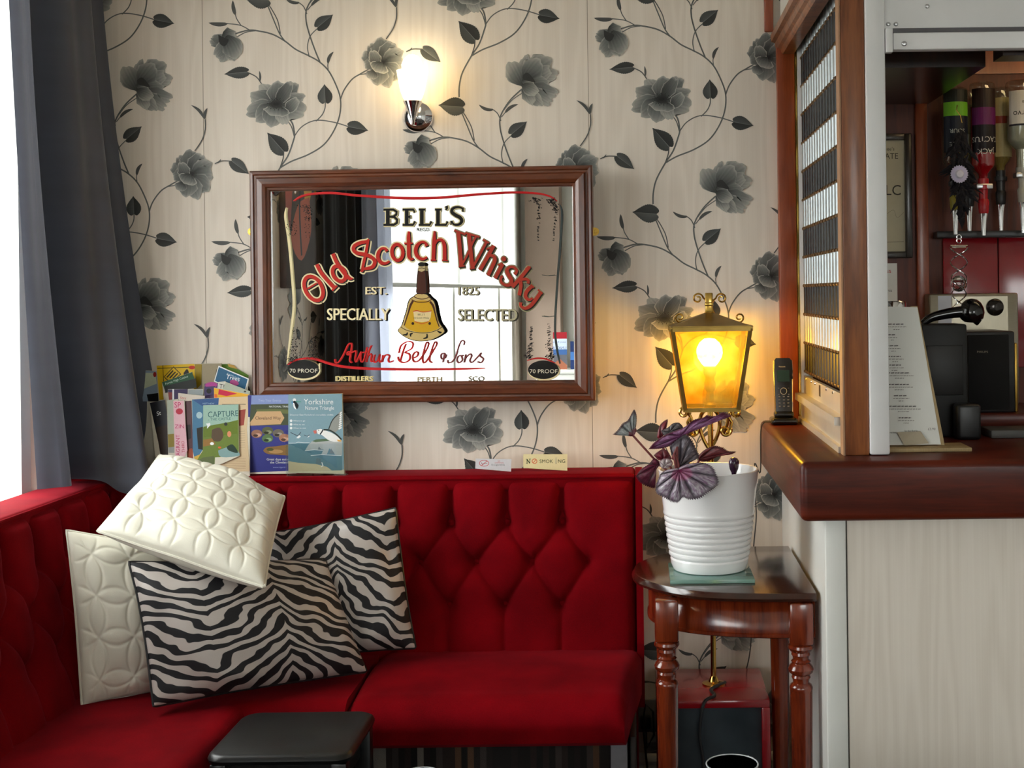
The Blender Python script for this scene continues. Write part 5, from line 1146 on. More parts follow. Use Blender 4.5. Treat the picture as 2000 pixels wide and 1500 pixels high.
def fluted(mb, c, z0, z1, r0, r1, n=36):
    vs_ = []; rows = 8
    for q in range(rows+1):
        t = q/rows; rr = r0+(r1-r0)*t
        for k in range(n): a = 2*math.pi*k/n; w = rr*(1-.07*(.5+.5*math.cos(12*a))); vs_.append((c[0]+w*math.cos(a), c[1]+w*math.sin(a), z0+(z1-z0)*t))
    mb.add(vs_, [(q*n+k, q*n+(k+1) % n, (q+1)*n+(k+1) % n, (q+1)*n+k) for q in range(rows) for k in range(n)]+[tuple(range(n))[::-1], tuple(rows*n+k for k in range(n))])
def tleg(x, y):
    b_ = MB(); bz = TZ-.115
    b_.rbox((x-.026, y-.026, bz), (x+.026, y+.026, TZ-.022), .006, 2)
    pr = [(.020, bz+.002), (.027, bz-.003), (.028, bz-.009), (.024, bz-.015), (.020, bz-.018), (.021, bz-.024), (.018, bz-.028), (.017, bz-.034), (.022, bz-.038), (.019, bz-.042), (.025, bz-.048), (.028, bz-.055), (.026, bz-.062), (.019, bz-.068), (.021, bz-.073), (.018, bz-.079), (.0175, bz-.085), (.023, bz-.089), (.0255, bz-.095), (.0245, bz-.102)]
    b_.lathe(pr, c=(x, y, 0), seg=28); fluted(b_, (x, y), .10, bz-.102, .019, .0248)
    b_.lathe([(.012, 0), (.016, .006), (.018, .03), (.014, .05), (.022, .06), (.022, .072), (.016, .08), (.020, .10)], c=(x, y, 0), seg=24)
    return b_.build('leg', M_tab, table, auto=35)
for (x, y) in ((.055, -.675), (.346, -.712), (.350, -.250), (.060, -.362)): tleg(x, y)
# ---------------- glass mat
gm = thing('glass_mat', 'square green-edged glass mat under the white pot', 'glass mat', loc=(.160, -.545, TZ+.0002))
Mg, ntg, bsg = nodes_of('green_float_glass'); bsg.inputs['Base Color'].default_value = (*sr(150, 196, 184), 1); bsg.inputs['Roughness'].default_value = .05; bsg.inputs['Transmission Weight'].default_value = .55
ng = N(ntg, 'ShaderNodeTexNoise'); ng.inputs['Scale'].default_value = 5; rg = N(ntg, 'ShaderNodeMapRange'); rg.inputs[3].default_value = .03; rg.inputs[4].default_value = .08; ntg.links.new(ng.outputs[0], rg.inputs[0]); ntg.links.new(rg.outputs[0], bsg.inputs['Roughness'])
MB().rbox((-.095, -.095, 0), (.095, .095, .009), .0015, 2).build('pane', Mg, gm)
# ---------------- pot
PX, PY, PZ = .160, -.520, TZ+.0095
pot = thing('plant_pot', 'white ribbed ceramic pot on the glass mat', 'plant pot', loc=(PX, PY, PZ))
HP, RB, RT = .232, .087, .1165
prf = [(0, .002), (RB-.012, 0), (RB-.003, .002), (RB, .008)]
z = .02
def rad(z): return RB+(RT-RB)*(z/HP)**.9
prf += [(rad(.016), .016), (rad(.026), .026)]
zr = .030
while zr < .135:
    st = .0135
    prf += [(rad(zr)-.0030, zr), (rad(zr)+.0008, zr+.0035), (rad(zr+st*.6)+.0018, zr+st*.55), (rad(zr+st)+.0006, zr+st-.002)]
    zr += st
prf += [(rad(.140), .140), (rad(.17), .17), (rad(.20), .20), (RT-.001, HP-.006), (RT, HP-.002), (RT-.002, HP), (RT-.005, HP-.001), (RT-.007, HP-.008), (RT-.012, HP-.05), (RB-.01, .02), (0, .018)]
MB().lathe(prf, seg=64).build('body', mat('white_glazed_ceramic', sr(244, 244, 244), .18, var=.02, scale=8, coat=.4), pot)
MB().lathe([(0, HP-.030), (RT-.012, HP-.034), (RT-.014, HP-.05), (0, HP-.05)], seg=40).build('soil', mat('potting_soil', sr(44, 34, 28), .95, var=.5, scale=90, bump=1, bscale=120), pot)
# ---------------- begonia
M_leaf = vcol('begonia_leaf', .38, .5, 130, .45, bump=.5)
beg = thing('begonia', 'purple and silver painted-leaf begonia spilling over the white pot', 'plant', loc=(PX, PY, PZ+HP-.04))
B0 = Vector(beg.location)
T8 = lambda L_: [(1190+x/6.452, 790+y/6.452) for x, y in L_]
SIL, PUR, MAR, DKG, PNK = sr(212, 206, 214), sr(120, 46, 100), sr(84, 16, 32), sr(38, 30, 40), sr(196, 60, 130)
def leaf(out, base, Y0, dip, veins, pal, seed=0, rings=12, amp=.004, fold=0):
    """out: outline pixels; Y0: depth at the base; dip: (a, b) change of depth per px in x and y; pal: dark vein, blade, highlight, rim"""
    rs_ = np.random.RandomState(seed); O = catmull(T8(out)+[T8(out)[0]], 9)[:-1]; b_ = np.array(T8([base])[0]); n = len(O)
    mb = MB(); Pn = []; cs = []
    for q in range(rings+1):
        t = q/rings
        for k, o_ in enumerate(O):
            o2 = np.array(o_); a = k/n
            jag = 1+(.03*(-1)**k if q == rings else 0)
            p = b_+(o2-b_)*t*jag
            rdg = abs(math.sin(math.pi*veins*a))
            Y = Y0+dip[0]*(p[0]-b_[0])+dip[1]*(p[1]-b_[1])-amp*rdg*math.sin(math.pi*min(1, t*1.1))-fold*t*t
            Pn.append(px(p[0], p[1], Y)-B0)
            v = min(1, rdg*1.8)*(1 if t > .08 else 0); c = lerp(pal[0], lerp(pal[1], pal[2], rs_.rand()**1.5*1.3), v*(.55+.45*rs_.rand()))
            if t > .9: c = lerp(c, pal[3], .75)
            elif t < .35: c = lerp(c, pal[4] if len(pal) > 4 else c, .45)
            cs.append(c)
    fs = [(q*n+k, q*n+(k+1) % n, (q+1)*n+(k+1) % n, (q+1)*n+k) for q in range(rings) for k in range(n)]
    mb.add(Pn, fs, cs); o = mb.build('leaf', M_leaf, beg, auto=False); md = o.modifiers.new('thickness', 'SOLIDIFY'); md.thickness = .0012
    return o
A_ = (DKG, sr(146, 112, 146), SIL, sr(58, 34, 52), PNK)
leaf([(870, 800), (1000, 745), (1180, 735), (1300, 790), (1345, 880), (1375, 980), (1330, 1050), (1240, 1110), (1140, 1180), (1010, 1195), (930, 1170), (870, 1230), (790, 1225), (710, 1180), (600, 1120), (585, 1040), (610, 960), (650, 870), (740, 820)], (880, 830), -.655, (0, -.00022), 9, A_, 1, 16, .010)
leaf([(50, 378), (110, 320), (170, 240), (235, 200), (285, 110), (318, 72), (345, 150), (335, 290), (300, 395), (170, 385)], (300, 392), -.56, (.0004, .0002), 6, (sr(70, 74, 76), sr(150, 158, 158), sr(196, 200, 200), sr(72, 20, 32)), 2)
leaf([(50, 380), (170, 352), (335, 300), (302, 398), (180, 388)], (300, 392), -.565, (0, 0), 3, (MAR, MAR, sr(120, 26, 46), MAR), 3, amp=.002)
leaf([(505, 560), (560, 490), (640, 430), (730, 375), (850, 330), (960, 280), (1060, 200), (1180, 170), (1230, 140), (1330, 150), (1440, 100), (1520, 145), (1440, 178), (1290, 198), (1150, 225), (1040, 275), (950, 360), (880, 440), (800, 505), (700, 545), (600, 560)], (900, 400), -.60, (.00012, .0006), 7, (sr(58, 14, 42), PUR, sr(176, 130, 176), MAR, PUR), 4, amp=.005)
leaf([(600, 420), (615, 320), (650, 245), (720, 190), (738, 205), (722, 290), (690, 380), (640, 430)], (640, 430), -.52, (0, 0), 4, (MAR, sr(110, 24, 36), sr(140, 40, 50), MAR), 5)
leaf([(650, 330), (740, 290), (800, 240), (880, 232), (930, 290), (900, 330), (780, 350), (700, 400)], (760, 350), -.55, (0, 0), 6, (DKG, sr(86, 80, 84), sr(130, 128, 130), sr(52, 36, 44)), 6)
leaf([(760, 530), (860, 440), (960, 385), (1040, 450), (1100, 580), (1130, 660), (1020, 730), (930, 760), (860, 740), (800, 690)], (880, 800), -.59, (.0002, .0003), 7, (DKG, sr(96, 88, 98), sr(156, 150, 160), sr(46, 34, 46)), 7, amp=.008)
leaf([(560, 640), (620, 590), (690, 560), (750, 610), (780, 690), (700, 690), (620, 700)], (680, 700), -.60, (0, 0), 4, (MAR, sr(92, 18, 34), sr(120, 30, 44), MAR), 8)
leaf([(335, 905), (400, 820), (500, 750), (570, 680), (640, 740), (590, 830), (565, 930), (575, 1048), (480, 1030), (385, 975)], (600, 760), -.585, (.0003, 0), 5, (sr(56, 10, 26), sr(96, 20, 42), sr(130, 54, 84), sr(70, 16, 36)), 9)
leaf([(1120, 650), (1200, 575), (1320, 522), (1420, 545), (1500, 590), (1585, 598), (1530, 630), (1400, 645), (1300, 690), (1210, 720), (1140, 710)], (1130, 690), -.55, (-.0001, .0003), 5, (sr(50, 12, 22), sr(94, 26, 34), sr(130, 60, 66), sr(64, 14, 24)), 10)
leaf([(625, 720), (690, 680), (770, 690), (800, 750), (740, 800), (660, 800)], (700, 770), -.62, (0, 0), 5, (sr(110, 60, 76), sr(190, 180, 180), sr(214, 206, 206), sr(120, 50, 66)), 11)
st = [([(300, 392), (450, 560), (600, 720), (760, 860)], -.56), ([(880, 800), (860, 700), (820, 640), (850, 880)], -.62), ([(1000, 320), (960, 500), (930, 720), (940, 860)], -.56), ([(1150, 680), (1100, 760), (1050, 860)], -.54), ([(790, 690), (830, 600), (860, 520)], -.61), ([(640, 420), (700, 600), (800, 860)], -.53)]
for L_, Y in st:
    Q_ = [px(*q, Y) for q in catmull(T8(L_), 5)]; Q_[-1].z = min(Q_[-1].z, PZ+HP-.03)
    MB().tube([q-B0 for q in Q_], .0026, 8, sr(120, 56, 56)).build('stalk', M_leaf, beg)
gb = px(1190+1570/6.452, 790+745/6.452, -.49)
tag(MB().lathe([(0, -.045), (.004, -.04), (.006, -.022), (.0105, -.012), (.0125, 0), (.012, .006), (.009, .012), (.004, .0145), (0, .015)], c=tuple(gb), seg=24).build('watering_globe', mat('smoked_purple_glass', sr(58, 38, 62), .1, var=.3, scale=60, coat=.6), None), 'small dark purple globe standing in the white pot', 'watering globe')

# ================================================================ red box below
rb = thing('red_case', 'glossy red case with a dark glass front under the table', 'case')
M_redg = mat('red_gloss_plastic', sr(150, 12, 24), .22, var=.06, scale=8, coat=.5)
rx0, rx1, ry0, ry1, rz = .035, .318, -.315, -.045, .437
MB().rbox((rx0, ry0, rz-.022), (rx1, ry1, rz), .006, 2).rbox((rx0, ry0, .02), (rx0+.022, ry1, rz-.02), .004).rbox((rx1-.022, ry0, .02), (rx1, ry1, rz-.02), .004).rbox((rx0, ry0, .0), (rx1, ry1, .03), .004).build('shell', M_redg, rb)
MB().box((rx0+.02, ry0+.012, .03), (rx1-.02, ry0+.016, rz-.022)).build('glass_front', mat('dark_screen_glass', sr(56, 64, 70), .10, var=.3, scale=7, coat=.5), rb, smooth=False)
MB().box((rx0+.02, ry1-.03, .03), (rx1-.02, ry1-.02, rz-.022)).build('back_panel', M_black, rb, smooth=False)

# ================================================================ lantern lamp
LX, LY = px(1386, 700, -.185).x, -.185
lan = thing('lantern_lamp', 'brass lantern lamp with amber glass panes glowing behind the plant', 'lamp', loc=(LX, LY, rz))
def lz(y): return px(1386, y, LY).z-rz
zt_, zb_ = lz(640), lz(796); ht, hb = .098, .067
M_lan = mat('antique_brass_sheet', sr(150, 122, 62), .34, .9, var=.18, scale=25)
fr = MB()
cs_ = [(-1, -1), (1, -1), (1, 1), (-1, 1)]
for a, c in cs_: fr.tube([(a*ht, c*ht, zt_), (a*hb, c*hb, zb_)], .0075, 4)
for i in range(4):
    (a, c), (d, e) = cs_[i], cs_[(i+1) % 4]
    fr.tube([(a*ht, c*ht, zt_), (d*ht, e*ht, zt_)], .0095, 4); fr.tube([(a*hb, c*hb, zb_), (d*hb, e*hb, zb_)], .0075, 4)
fr.build('frame', M_lan, lan, smooth=False)
rf = MB(); e_ = ht+.008; za = lz(611)
rf.add([(-e_, -e_, zt_+.004), (e_, -e_, zt_+.004), (e_, e_, zt_+.004), (-e_, e_, zt_+.004), (-.012, -.012, za), (.012, -.012, za), (.012, .012, za), (-.012, .012, za)], [(0, 1, 5, 4), (1, 2, 6, 5), (2, 3, 7, 6), (3, 0, 4, 7), (4, 5, 6, 7), (3, 2, 1, 0)])
rf.build('roof', M_lan, lan, smooth=False)
MB().rbox((-.010, -.004, za-.012), (.010, .004, lz(572)), .002).rbox((-.011, -.006, lz(598)), (.011, .006, lz(590)), .002).build('finial', M_gold, lan)
def spiral(c, r0, turns, a0, sgn=1, n=40, tail=None):
    pts = [(c[0]+sgn*(r0*(1-.72*i/n))*math.cos(a0+2*math.pi*turns*i/n), 0, c[1]+(r0*(1-.72*i/n))*math.sin(a0+2*math.pi*turns*i/n)) for i in range(n+1)]
    return (([(t[0], 0, t[1]) for t in tail] if tail else [])+pts)
def pz(x, y): q = px(x, y, LY); return (q.x-LX, q.z-rz)
for sg in (-1, 1):
    m_ = lambda x, y: (lambda t: (t[0], t[1]))(pz(1386+sg*x, y))
    c = m_(23, 583); MB().tube(spiral(c, .014, 1.35, .1, -sg, tail=catmull([m_(19, 625), m_(8, 610), m_(5, 595), m_(9, 584)], 5)[:-1]), .0024, 8).build('scroll', M_gold, lan)
    c = m_(58, 620); MB().tube(spiral(c, .013, 1.3, -2.2 if sg < 0 else -2.2, sg), .0022, 8).build('scroll', M_gold, lan)
    c = m_(50, 806); MB().tube(spiral(c, .015, 1.4, -.4, -sg, tail=catmull([m_(27, 846), m_(34, 830), m_(36, 815)], 5)[:-1]), .0045, 8).build('scroll', M_gold, lan)
    c = m_(31, 841); MB().tube(spiral(c, .015, 1.3, 2.6, -sg, tail=catmull([m_(37, 815), m_(44, 826)], 5)[:-1]), .0045, 8).build('scroll', M_gold, lan)
    MB().tube([(q[0], 0, q[1]) for q in catmull([m_(2, 876), m_(12, 858), m_(19, 836), m_(18, 815), m_(10, 802), m_(2, 798)], 6)], .005, 8).build('scroll', M_gold, lan)
MB().tube([(0, 0, .006), (0, 0, zb_-.004)], .0072, 16).build('pole', M_gold, lan)
MB().lathe([(0, 0), (.030, 0), (.030, .004), (.014, .008), (.009, .020), (.0075, .022)], seg=32).build('base', M_gold, lan)
MB().lathe([(.016, zb_), (.016, zb_+.008), (.010, zb_+.014), (.009, lz(765)), (.014, lz(760)), (.015, lz(748)), (.011, lz(742)), (.012, lz(736)), (.017, lz(730)), (.018, lz(718)), (.014, lz(714)), (0, lz(714))], seg=24).build('bulb_holder', mat('tarnished_bulb_holder', sr(140, 110, 60), .5, .5, var=.2), lan)
zc = lz(688)
MB().lathe([(0, zc+.037), (.014, zc+.035), (.026, zc+.025), (.033, zc+.011), (.034, zc-.002), (.031, zc-.014), (.022, zc-.028), (.015, zc-.036)], seg=28).build('bulb', emit('hot_bulb', (1, .78, .40), 95), lan)
def amber():
    m, nt, bs = nodes_of('amber_antique_glass'); L = nt.links.new
    no = N(nt, 'ShaderNodeTexNoise'); no.inputs['Scale'].default_value = 26; no.inputs['Detail'].default_value = 4
    tc = N(nt, 'ShaderNodeTexCoord'); L(tc.outputs['Object'], no.inputs['Vector'])
    cr = N(nt, 'ShaderNodeValToRGB'); cr.color_ramp.elements[0].position = .35; cr.color_ramp.elements[0].color = (.88, .50, .03, 1); cr.color_ramp.elements[1].position = .7; cr.color_ramp.elements[1].color = (.98, .76, .14, 1); L(no.outputs[0], cr.inputs[0])
    tr = N(nt, 'ShaderNodeBsdfTransparent'); L(cr.outputs[0], tr.inputs[0])
    tl = N(nt, 'ShaderNodeBsdfTranslucent'); L(cr.outputs[0], tl.inputs[0])
    gl = N(nt, 'ShaderNodeBsdfGlossy'); gl.inputs['Roughness'].default_value = .08
    m1 = N(nt, 'ShaderNodeMixShader'); m1.inputs[0].default_value = .16; L(tr.outputs[0], m1.inputs[1]); L(tl.outputs[0], m1.inputs[2])
    m2 = N(nt, 'ShaderNodeMixShader'); m2.inputs[0].default_value = .05; L(m1.outputs[0], m2.inputs[1]); L(gl.outputs[0], m2.inputs[2])
    L(m2.outputs[0], nt.nodes['Material Output'].inputs[0]); return m
M_amb = amber()
for i in range(4):
    (a, c), (d, e) = cs_[i], cs_[(i+1) % 4]; k = .985
    MB().add([(a*ht*k, c*ht*k, zt_), (d*ht*k, e*ht*k, zt_), (d*hb*k, e*hb*k, zb_), (a*hb*k, c*hb*k, zb_)], [(0, 1, 2, 3)]).build('pane', M_amb, lan, smooth=False)
# lamp flex running down behind the table
fl = [px(1384, 1330, -.33), px(1378, 1345, -.345), px(1375, 1370, -.35), px(1372, 1400, -.35), px(1370, 1440, -.35), px(1378, 1500, -.36)]
tag(MB().tube(catmull([(LX+.03, LY, rz+.004), (LX-.01, LY-.06, rz+.006), (LX-.005, -.30, rz+.006)]+[(px(1375, 1370, -.33).x, -.325, rz-.004), (px(1366, 1410, -.33).x, -.33, .36), (px(1372, 1450, -.33).x, -.33, .30), (px(1380, 1500, -.33).x, -.335, .2), (.20, -.36, .05), (.16, -.38, .006)], 5), .0042, 8).build('lamp_flex', M_black), 'black lamp flex hanging down over the red case', 'cable')

# ================================================================ glasses in the foreground
def tumbler(label, c, r_, h_):
    m = MATS.get('tumbler_glass') or glass('tumbler_glass', (.90, .93, .95))
    t = thing('drinking_glass', label, 'glass', 'drinking glasses on the near stools', loc=tuple(c))
    MB().lathe([(0, .004), (r_*.72, .004), (r_*.76, .010), (r_*.97, h_), (r_, h_+.0015), (r_*1.0, h_-.002), (r_*.82, .012), (r_*.80, 0), (0, 0)], seg=40).build('bowl', m, t)
    MB().lathe([(r_*.985+.0013*math.cos(a), h_+.0013*math.sin(a)) for a in np.linspace(0, 2*math.pi, 9)], seg=40).build('rim', MATS.get('frosty_rim') or mat('frosty_rim', sr(190, 196, 200), .15, var=.05), t)
stool('square black stool below the lower right of the picture, holding a glass', .17, -1.42, .565, .30, .28)
stool('low black stool at the bottom edge of the picture, holding a glass', -.40, -1.40, .545, .30, .28)
g_ = px(1430, 1492, -1.40)
tumbler('clear drinking glass at the bottom right, in front of the red case', (g_.x, -1.40, .5652), .043, g_.z-.565)
g_ = px(822, 1516, -1.40)
tumbler('glass whose lit rim just shows at the bottom edge below the banquette', (g_.x, -1.40, .5452), .032, px(822, 1513, -1.40).z-.545)
# plug and socket by the skirting
so = thing('wall_socket', 'grey double wall socket with a plug, low between banquette and table', 'socket', loc=(.005, -.001, .30))
MB().rbox((-.02, -.012, -.045), (.06, 0, .045), .004).build('plate', M_greyp, so); MB().rbox((-.012, -.035, -.03), (.018, -.012, .005), .006).build('plug', M_black, so); MB().rbox((.035, -.016, .015), (.045, -.011, .032), .002).build('switch', M_white, so)
tag(MB().tube([(.008, -.03, .275), (.01, -.04, .22), (.03, -.045, .26), (.028, -.04, .32), (.008, -.035, .34), (.0, -.04, .29), (.012, -.045, .15), (.03, -.05, .008)], .003, 6).build('plug_cable', M_black), 'thin black cable looping from the wall socket', 'cable')
# ================================================================ bar
BXL, BYF, BZT, BZB = .330, -.872, 1.100, .976
bar = thing('bar_counter', 'bar with thick mahogany counter and pale papered front, at the right', 'bar')
def rounded_slab(poly, z0, z1, rad, name, m, par, seg=4):
    bm = bmesh.new(); n = len(poly)
    vb = [bm.verts.new((x, y, z0)) for x, y in poly]; vt = [bm.verts.new((x, y, z1)) for x, y in poly]
    bm.faces.new(vb[::-1]); bm.faces.new(vt)
    for i in range(n): bm.faces.new((vb[i], vb[(i+1) % n], vt[(i+1) % n], vt[i]))
    bm.normal_update()
    ed = [e for e in bm.edges if all(v.co.x < BXL+1e-4 or v.co.y < BYF+1e-4 for v in e.verts)]
    bmesh.ops.bevel(bm, geom=ed, offset=rad, segments=seg, affect='EDGES', profile=.5); bm.verts.index_update()
    mb = MB(); mb.add([v.co[:] for v in bm.verts], [[v.index for v in f.verts] for f in bm.faces]); bm.free()
    return mb.build(name, m, par, auto=40)
rounded_slab([(BXL, -.001), (BXL, BYF), (2.45, BYF), (2.45, -.34), (.60, -.34), (.60, -.001)], BZB, BZT, .016, 'counter_top', M_mahog_h, bar)
MB().box((.388, -.820, 0), (.41, -.001, BZB)).build('side_panel', M_white, bar, smooth=False)
MB().rbox((.386, -.824, 0), (.430, -.806, BZB), .004).build('corner_trim', M_white, bar)
MB().box((.430, -.820, 0), (2.45, -.80, BZB)).build('front_panel', wallpaper_mat('moire_bar_front', False), bar, smooth=False)
MB().tube([(.431, -.8215, 0), (.431, -.8215, BZB)], .0012, 6).build('panel_joint', mat('dark_joint', sr(70, 66, 58), .8), bar)
# posts, rails and bulkhead around the shutters
struct(MB().box((.398, -.732, 2.153), (.470, -.02, CZ)).build('wall_bulkhead', M_white, smooth=False))
fr_ = thing('timber_surround', 'sapele posts and moulded rail framing the grille on the bar', 'surround')
MB().rbox((.386, -.030, BZT), (.434, -.001, 2.13), .003).build('wall_post', M_orange, fr_)
MB().rbox((.355, -.012, 2.16), (.380, -.001, CZ), .003).build('wall_strip', M_orange, fr_)
MB().rbox((.4385, -.775, BZT), (.490, -.735, 2.45), .003).build('front_post', M_post, fr_)
MB().box((.4345, -.774, BZT), (.4383, -.736, 2.45)).build('pale_edge', mat('pale_wood_edge', sr(172, 132, 100), .6, var=.1, stretch=(10, 10, 1)), fr_, smooth=False)  # thin paler strip along the left face of the post
pf = [(.432, 2.095), (.402, 2.095), (.398, 2.100), (.396, 2.108), (.388, 2.112), (.384, 2.122), (.384, 2.130), (.374, 2.134), (.372, 2.150), (.405, 2.152)]
MB().prism([(x, -.001, z_) for x, z_ in pf], (0, -.772, 0)).build('moulded_rail', M_post, fr_, smooth=False)
MB().box((.4341, -.036, BZT), (.4385, -.030, 2.10)).build('brass_strip', M_gold, fr_, smooth=False)
# ---------------- link grille shutter on the side
shu = thing('grille_shutter', 'link grille shutter of alternating grey and black rows on the bar side', 'shutter')
M_lt = mat('grey_anodised_link', sr(176, 186, 190), .35, .3, var=.06, scale=30); M_dk = mat('smoked_link', sr(17, 20, 25), .42, var=.25, scale=40, spec=.3)
M_rod = mat('bronze_rod', sr(150, 120, 84), .35, .8, var=.15)
SHX, NS = .452, 15
Y0s, Y1s = -.045, -.733; pw = (Y0s-Y1s)/NS; PH = .0768; ZB0 = 1.236
def link_mesh(m, h, nm):
    mb = MB(); n = 6
    for i in range(n):                                  # gently curved link with a hinge barrel at its foot
        pass
    e_ = pw/2-.0055; prf_ = [(.0, -e_), (-.0042, -e_+.004), (-.006, 0), (-.0042, e_-.004), (0, e_), (.004, e_-.002), (.004, -e_+.002)]
    mb.prism([(x, y, .004) for x, y in prf_], (0, 0, h-.008))
    return mb.build(nm, m, shu, auto=30)
proto = {}
rows = 12
for k in range(rows):
    z0_ = ZB0+k*PH; dark = (k % 2 == 0)
    if z0_+PH > 2.17: break
    for i in range(NS):
        y_ = Y0s-(i+.5)*pw
        if dark not in proto: o = proto[dark] = link_mesh(M_dk if dark else M_lt, PH, 'dark_link' if dark else 'grey_link')
        else: o = proto[dark].copy(); link(o, shu)
        o.location = (SHX, y_, z0_)
for k in range(rows+1):
    z0_ = ZB0+k*PH
    rd = MB().tube([(SHX, Y0s+.004, 0), (SHX, Y1s, 0)], .0032, 8)
    for i in range(NS+1): rd.tube([(SHX-.001, Y0s-i*pw+.004, 0), (SHX-.001, Y0s-i*pw-.004, 0)], .0052, 8)
    o = rd.build('rod', M_rod, shu) if k == 0 else link(rod0.copy(), shu)
    if k == 0: rod0 = o
    o.location = (0, 0, z0_)
M_alu = mat('satin_aluminium', sr(206, 204, 196), .4, .55, var=.04, scale=15)
M_aluw = mat('white_powder_coat', sr(236, 236, 236), .38, var=.03, scale=10)
br = MB().box((SHX-.006, Y1s, BZT+.075), (SHX+.004, Y0s+.004, ZB0-.012)); br.box((SHX-.030, Y1s, BZT+.060), (SHX+.004, Y0s+.002, BZT+.078)); br.box((SHX-.012, Y1s, BZT+.012), (SHX+.004, Y0s+.002, BZT+.060)); br.box((SHX-.022, Y1s, BZT+.0005), (SHX+.006, Y0s+.002, BZT+.014))
br.build('bottom_rail', M_alu, shu, smooth=False)
MB().box((SHX-.0064, -.36, BZT+.092), (SHX-.006, -.335, BZT+.120)).build('lock_plate', M_black, shu, smooth=False)
for y_ in (-.10, -.20, -.27, -.46, -.56): MB().lathe([(0, .002), (.003, .0015), (.004, 0)], c=(0, 0, 0), seg=10, axis='x').build('screw', M_chrome, shu).location = (SHX-.0065, y_, BZT+.118)
for o in [c for c in shu.children if c.name.startswith('screw')]: o.rotation_euler = (0, math.pi, 0)
MB().box((SHX+.004, Y0s+.010, BZT), (SHX+.02, Y0s+.02, 2.12)).box((SHX-.012, -.030, BZT), (SHX+.016, -.044, 2.12)).build('guide', M_aluw, shu, smooth=False)
# ---------------- raised shutter over the front opening
fs_ = thing('shutter_box', 'white powder coated shutter housing and guide over the bar opening', 'shutter box')
gd = MB().rbox((.4905, -.785, BZT+.002), (.532, -.740, 2.55), .004); gd.build('guide', M_aluw, fs_)
MB().box((.5325, -.775, 2.008), (2.45, -.62, 2.55)).build('housing', M_aluw, fs_, smooth=False)
MB().rbox((.549, -.786, 1.961), (2.45, -.755, 1.997), .003).build('bottom_bar', M_aluw, fs_); MB().rbox((.533, -.790, 1.955), (.548, -.770, 2.006), .002).build('end_stop', M_aluw, fs_)
MB().box((.55, -.780, 1.9975), (2.45, -.765, 2.0075)).build('slot', mat('slot_shade_grey', sr(96, 94, 98), .6), fs_, smooth=False)  # grey strip coloured as the shade inside the open slot
for (x_, y_) in ((1735, 47), (1750, 47), (1811, 12)): q = px(x_, y_, -.776); MB().lathe([(0, .0035), (.003, .003), (.0045, .001), (.005, -.001)], c=tuple(q), axis='y', seg=14).build('bolt', M_steel, fs_)
q = px(1766, 85, -.787); MB().lathe([(0, .003), (.004, .0025), (.0055, .001), (.006, -.001)], c=tuple(q), axis='y', seg=14).build('bolt', M_steel, fs_)
# ---------------- back bar
bb_ = thing('back_bar', 'dark panelled back bar with soffit and shelf behind the counter', 'back bar')
MB().box((.452, -.022, 0), (2.45, -.001, 2.035)).build('back_panel', M_panel, bb_, smooth=False)
MB().box((.80, -.030, 2.035), (2.45, -.001, 2.19)).build('lit_top_panel', M_orange, bb_, smooth=False)  # lighter wood colour stands in for the lit top of the panelling
MB().box((.491, -.60, 1.955), (.795, -.031, 2.18)).build('soffit', wood('dark_soffit', sr(26, 14, 9), sr(48, 26, 16), .3), bb_, smooth=False)
MB().box((.796, -.735, 1.955), (2.45, -.66, 2.0)).build('soffit_front', MATS['dark_soffit'], bb_, smooth=False)
bl_ = thing('bar_strip_light', 'warm strip light tucked up behind the shutter housing over the optics', 'light', loc=(1.35, -.50, 2.10))
MB().rbox((-.40, -.03, 0), (.40, .03, .03), .004).build('fitting', M_white, bl_); MB().tube([(-.36, 0, -.012), (.36, 0, -.012)], .012, 12).build('tube', emit('warm_tube', (1, .72, .38), 16), bl_)
q0, q1 = px(1789, 400, -.03), px(1812, 400, -.03); MB().rbox((q0.x, -.040, 1.10), (q1.x, -.022, 1.97), .003).build('stile', M_orange, bb_)
MB().rbox((.605, -.330, 1.105), (2.45, -.022, 1.142), .004).build('shelf', M_mahog_h, bb_); MB().box((.605, -.335, .30), (2.45, -.022, 1.105)).build('shelf_carcass', M_mahog, bb_, smooth=False)
q0 = px(1842, 462, -.035); q1 = px(1842, 575, -.035)
M_redt = mat('red_glass_panel', sr(140, 14, 26), .15, var=.08, scale=5, coat=.4)
xj = px(1950, 500, -.035).x
MB().rbox((q0.x, -.034, q1.z-.20), (xj-.0015, -.022, q0.z), .002).build('red_tile', M_redt, bb_); MB().rbox((xj+.0015, -.034, q1.z-.20), (xj+.30, -.022, q0.z), .002).build('red_tile', M_redt, bb_); MB().rbox((xj+.303, -.034, q1.z-.20), (xj+.60, -.022, q0.z), .002).build('red_tile', M_redt, bb_)
q = px(1842, 458, -.06); MB().rbox((q.x-.02, -.075, q.z-.010), (2.4, -.034, q.z+.008), .002).build('optic_rail', M_black, bb_)
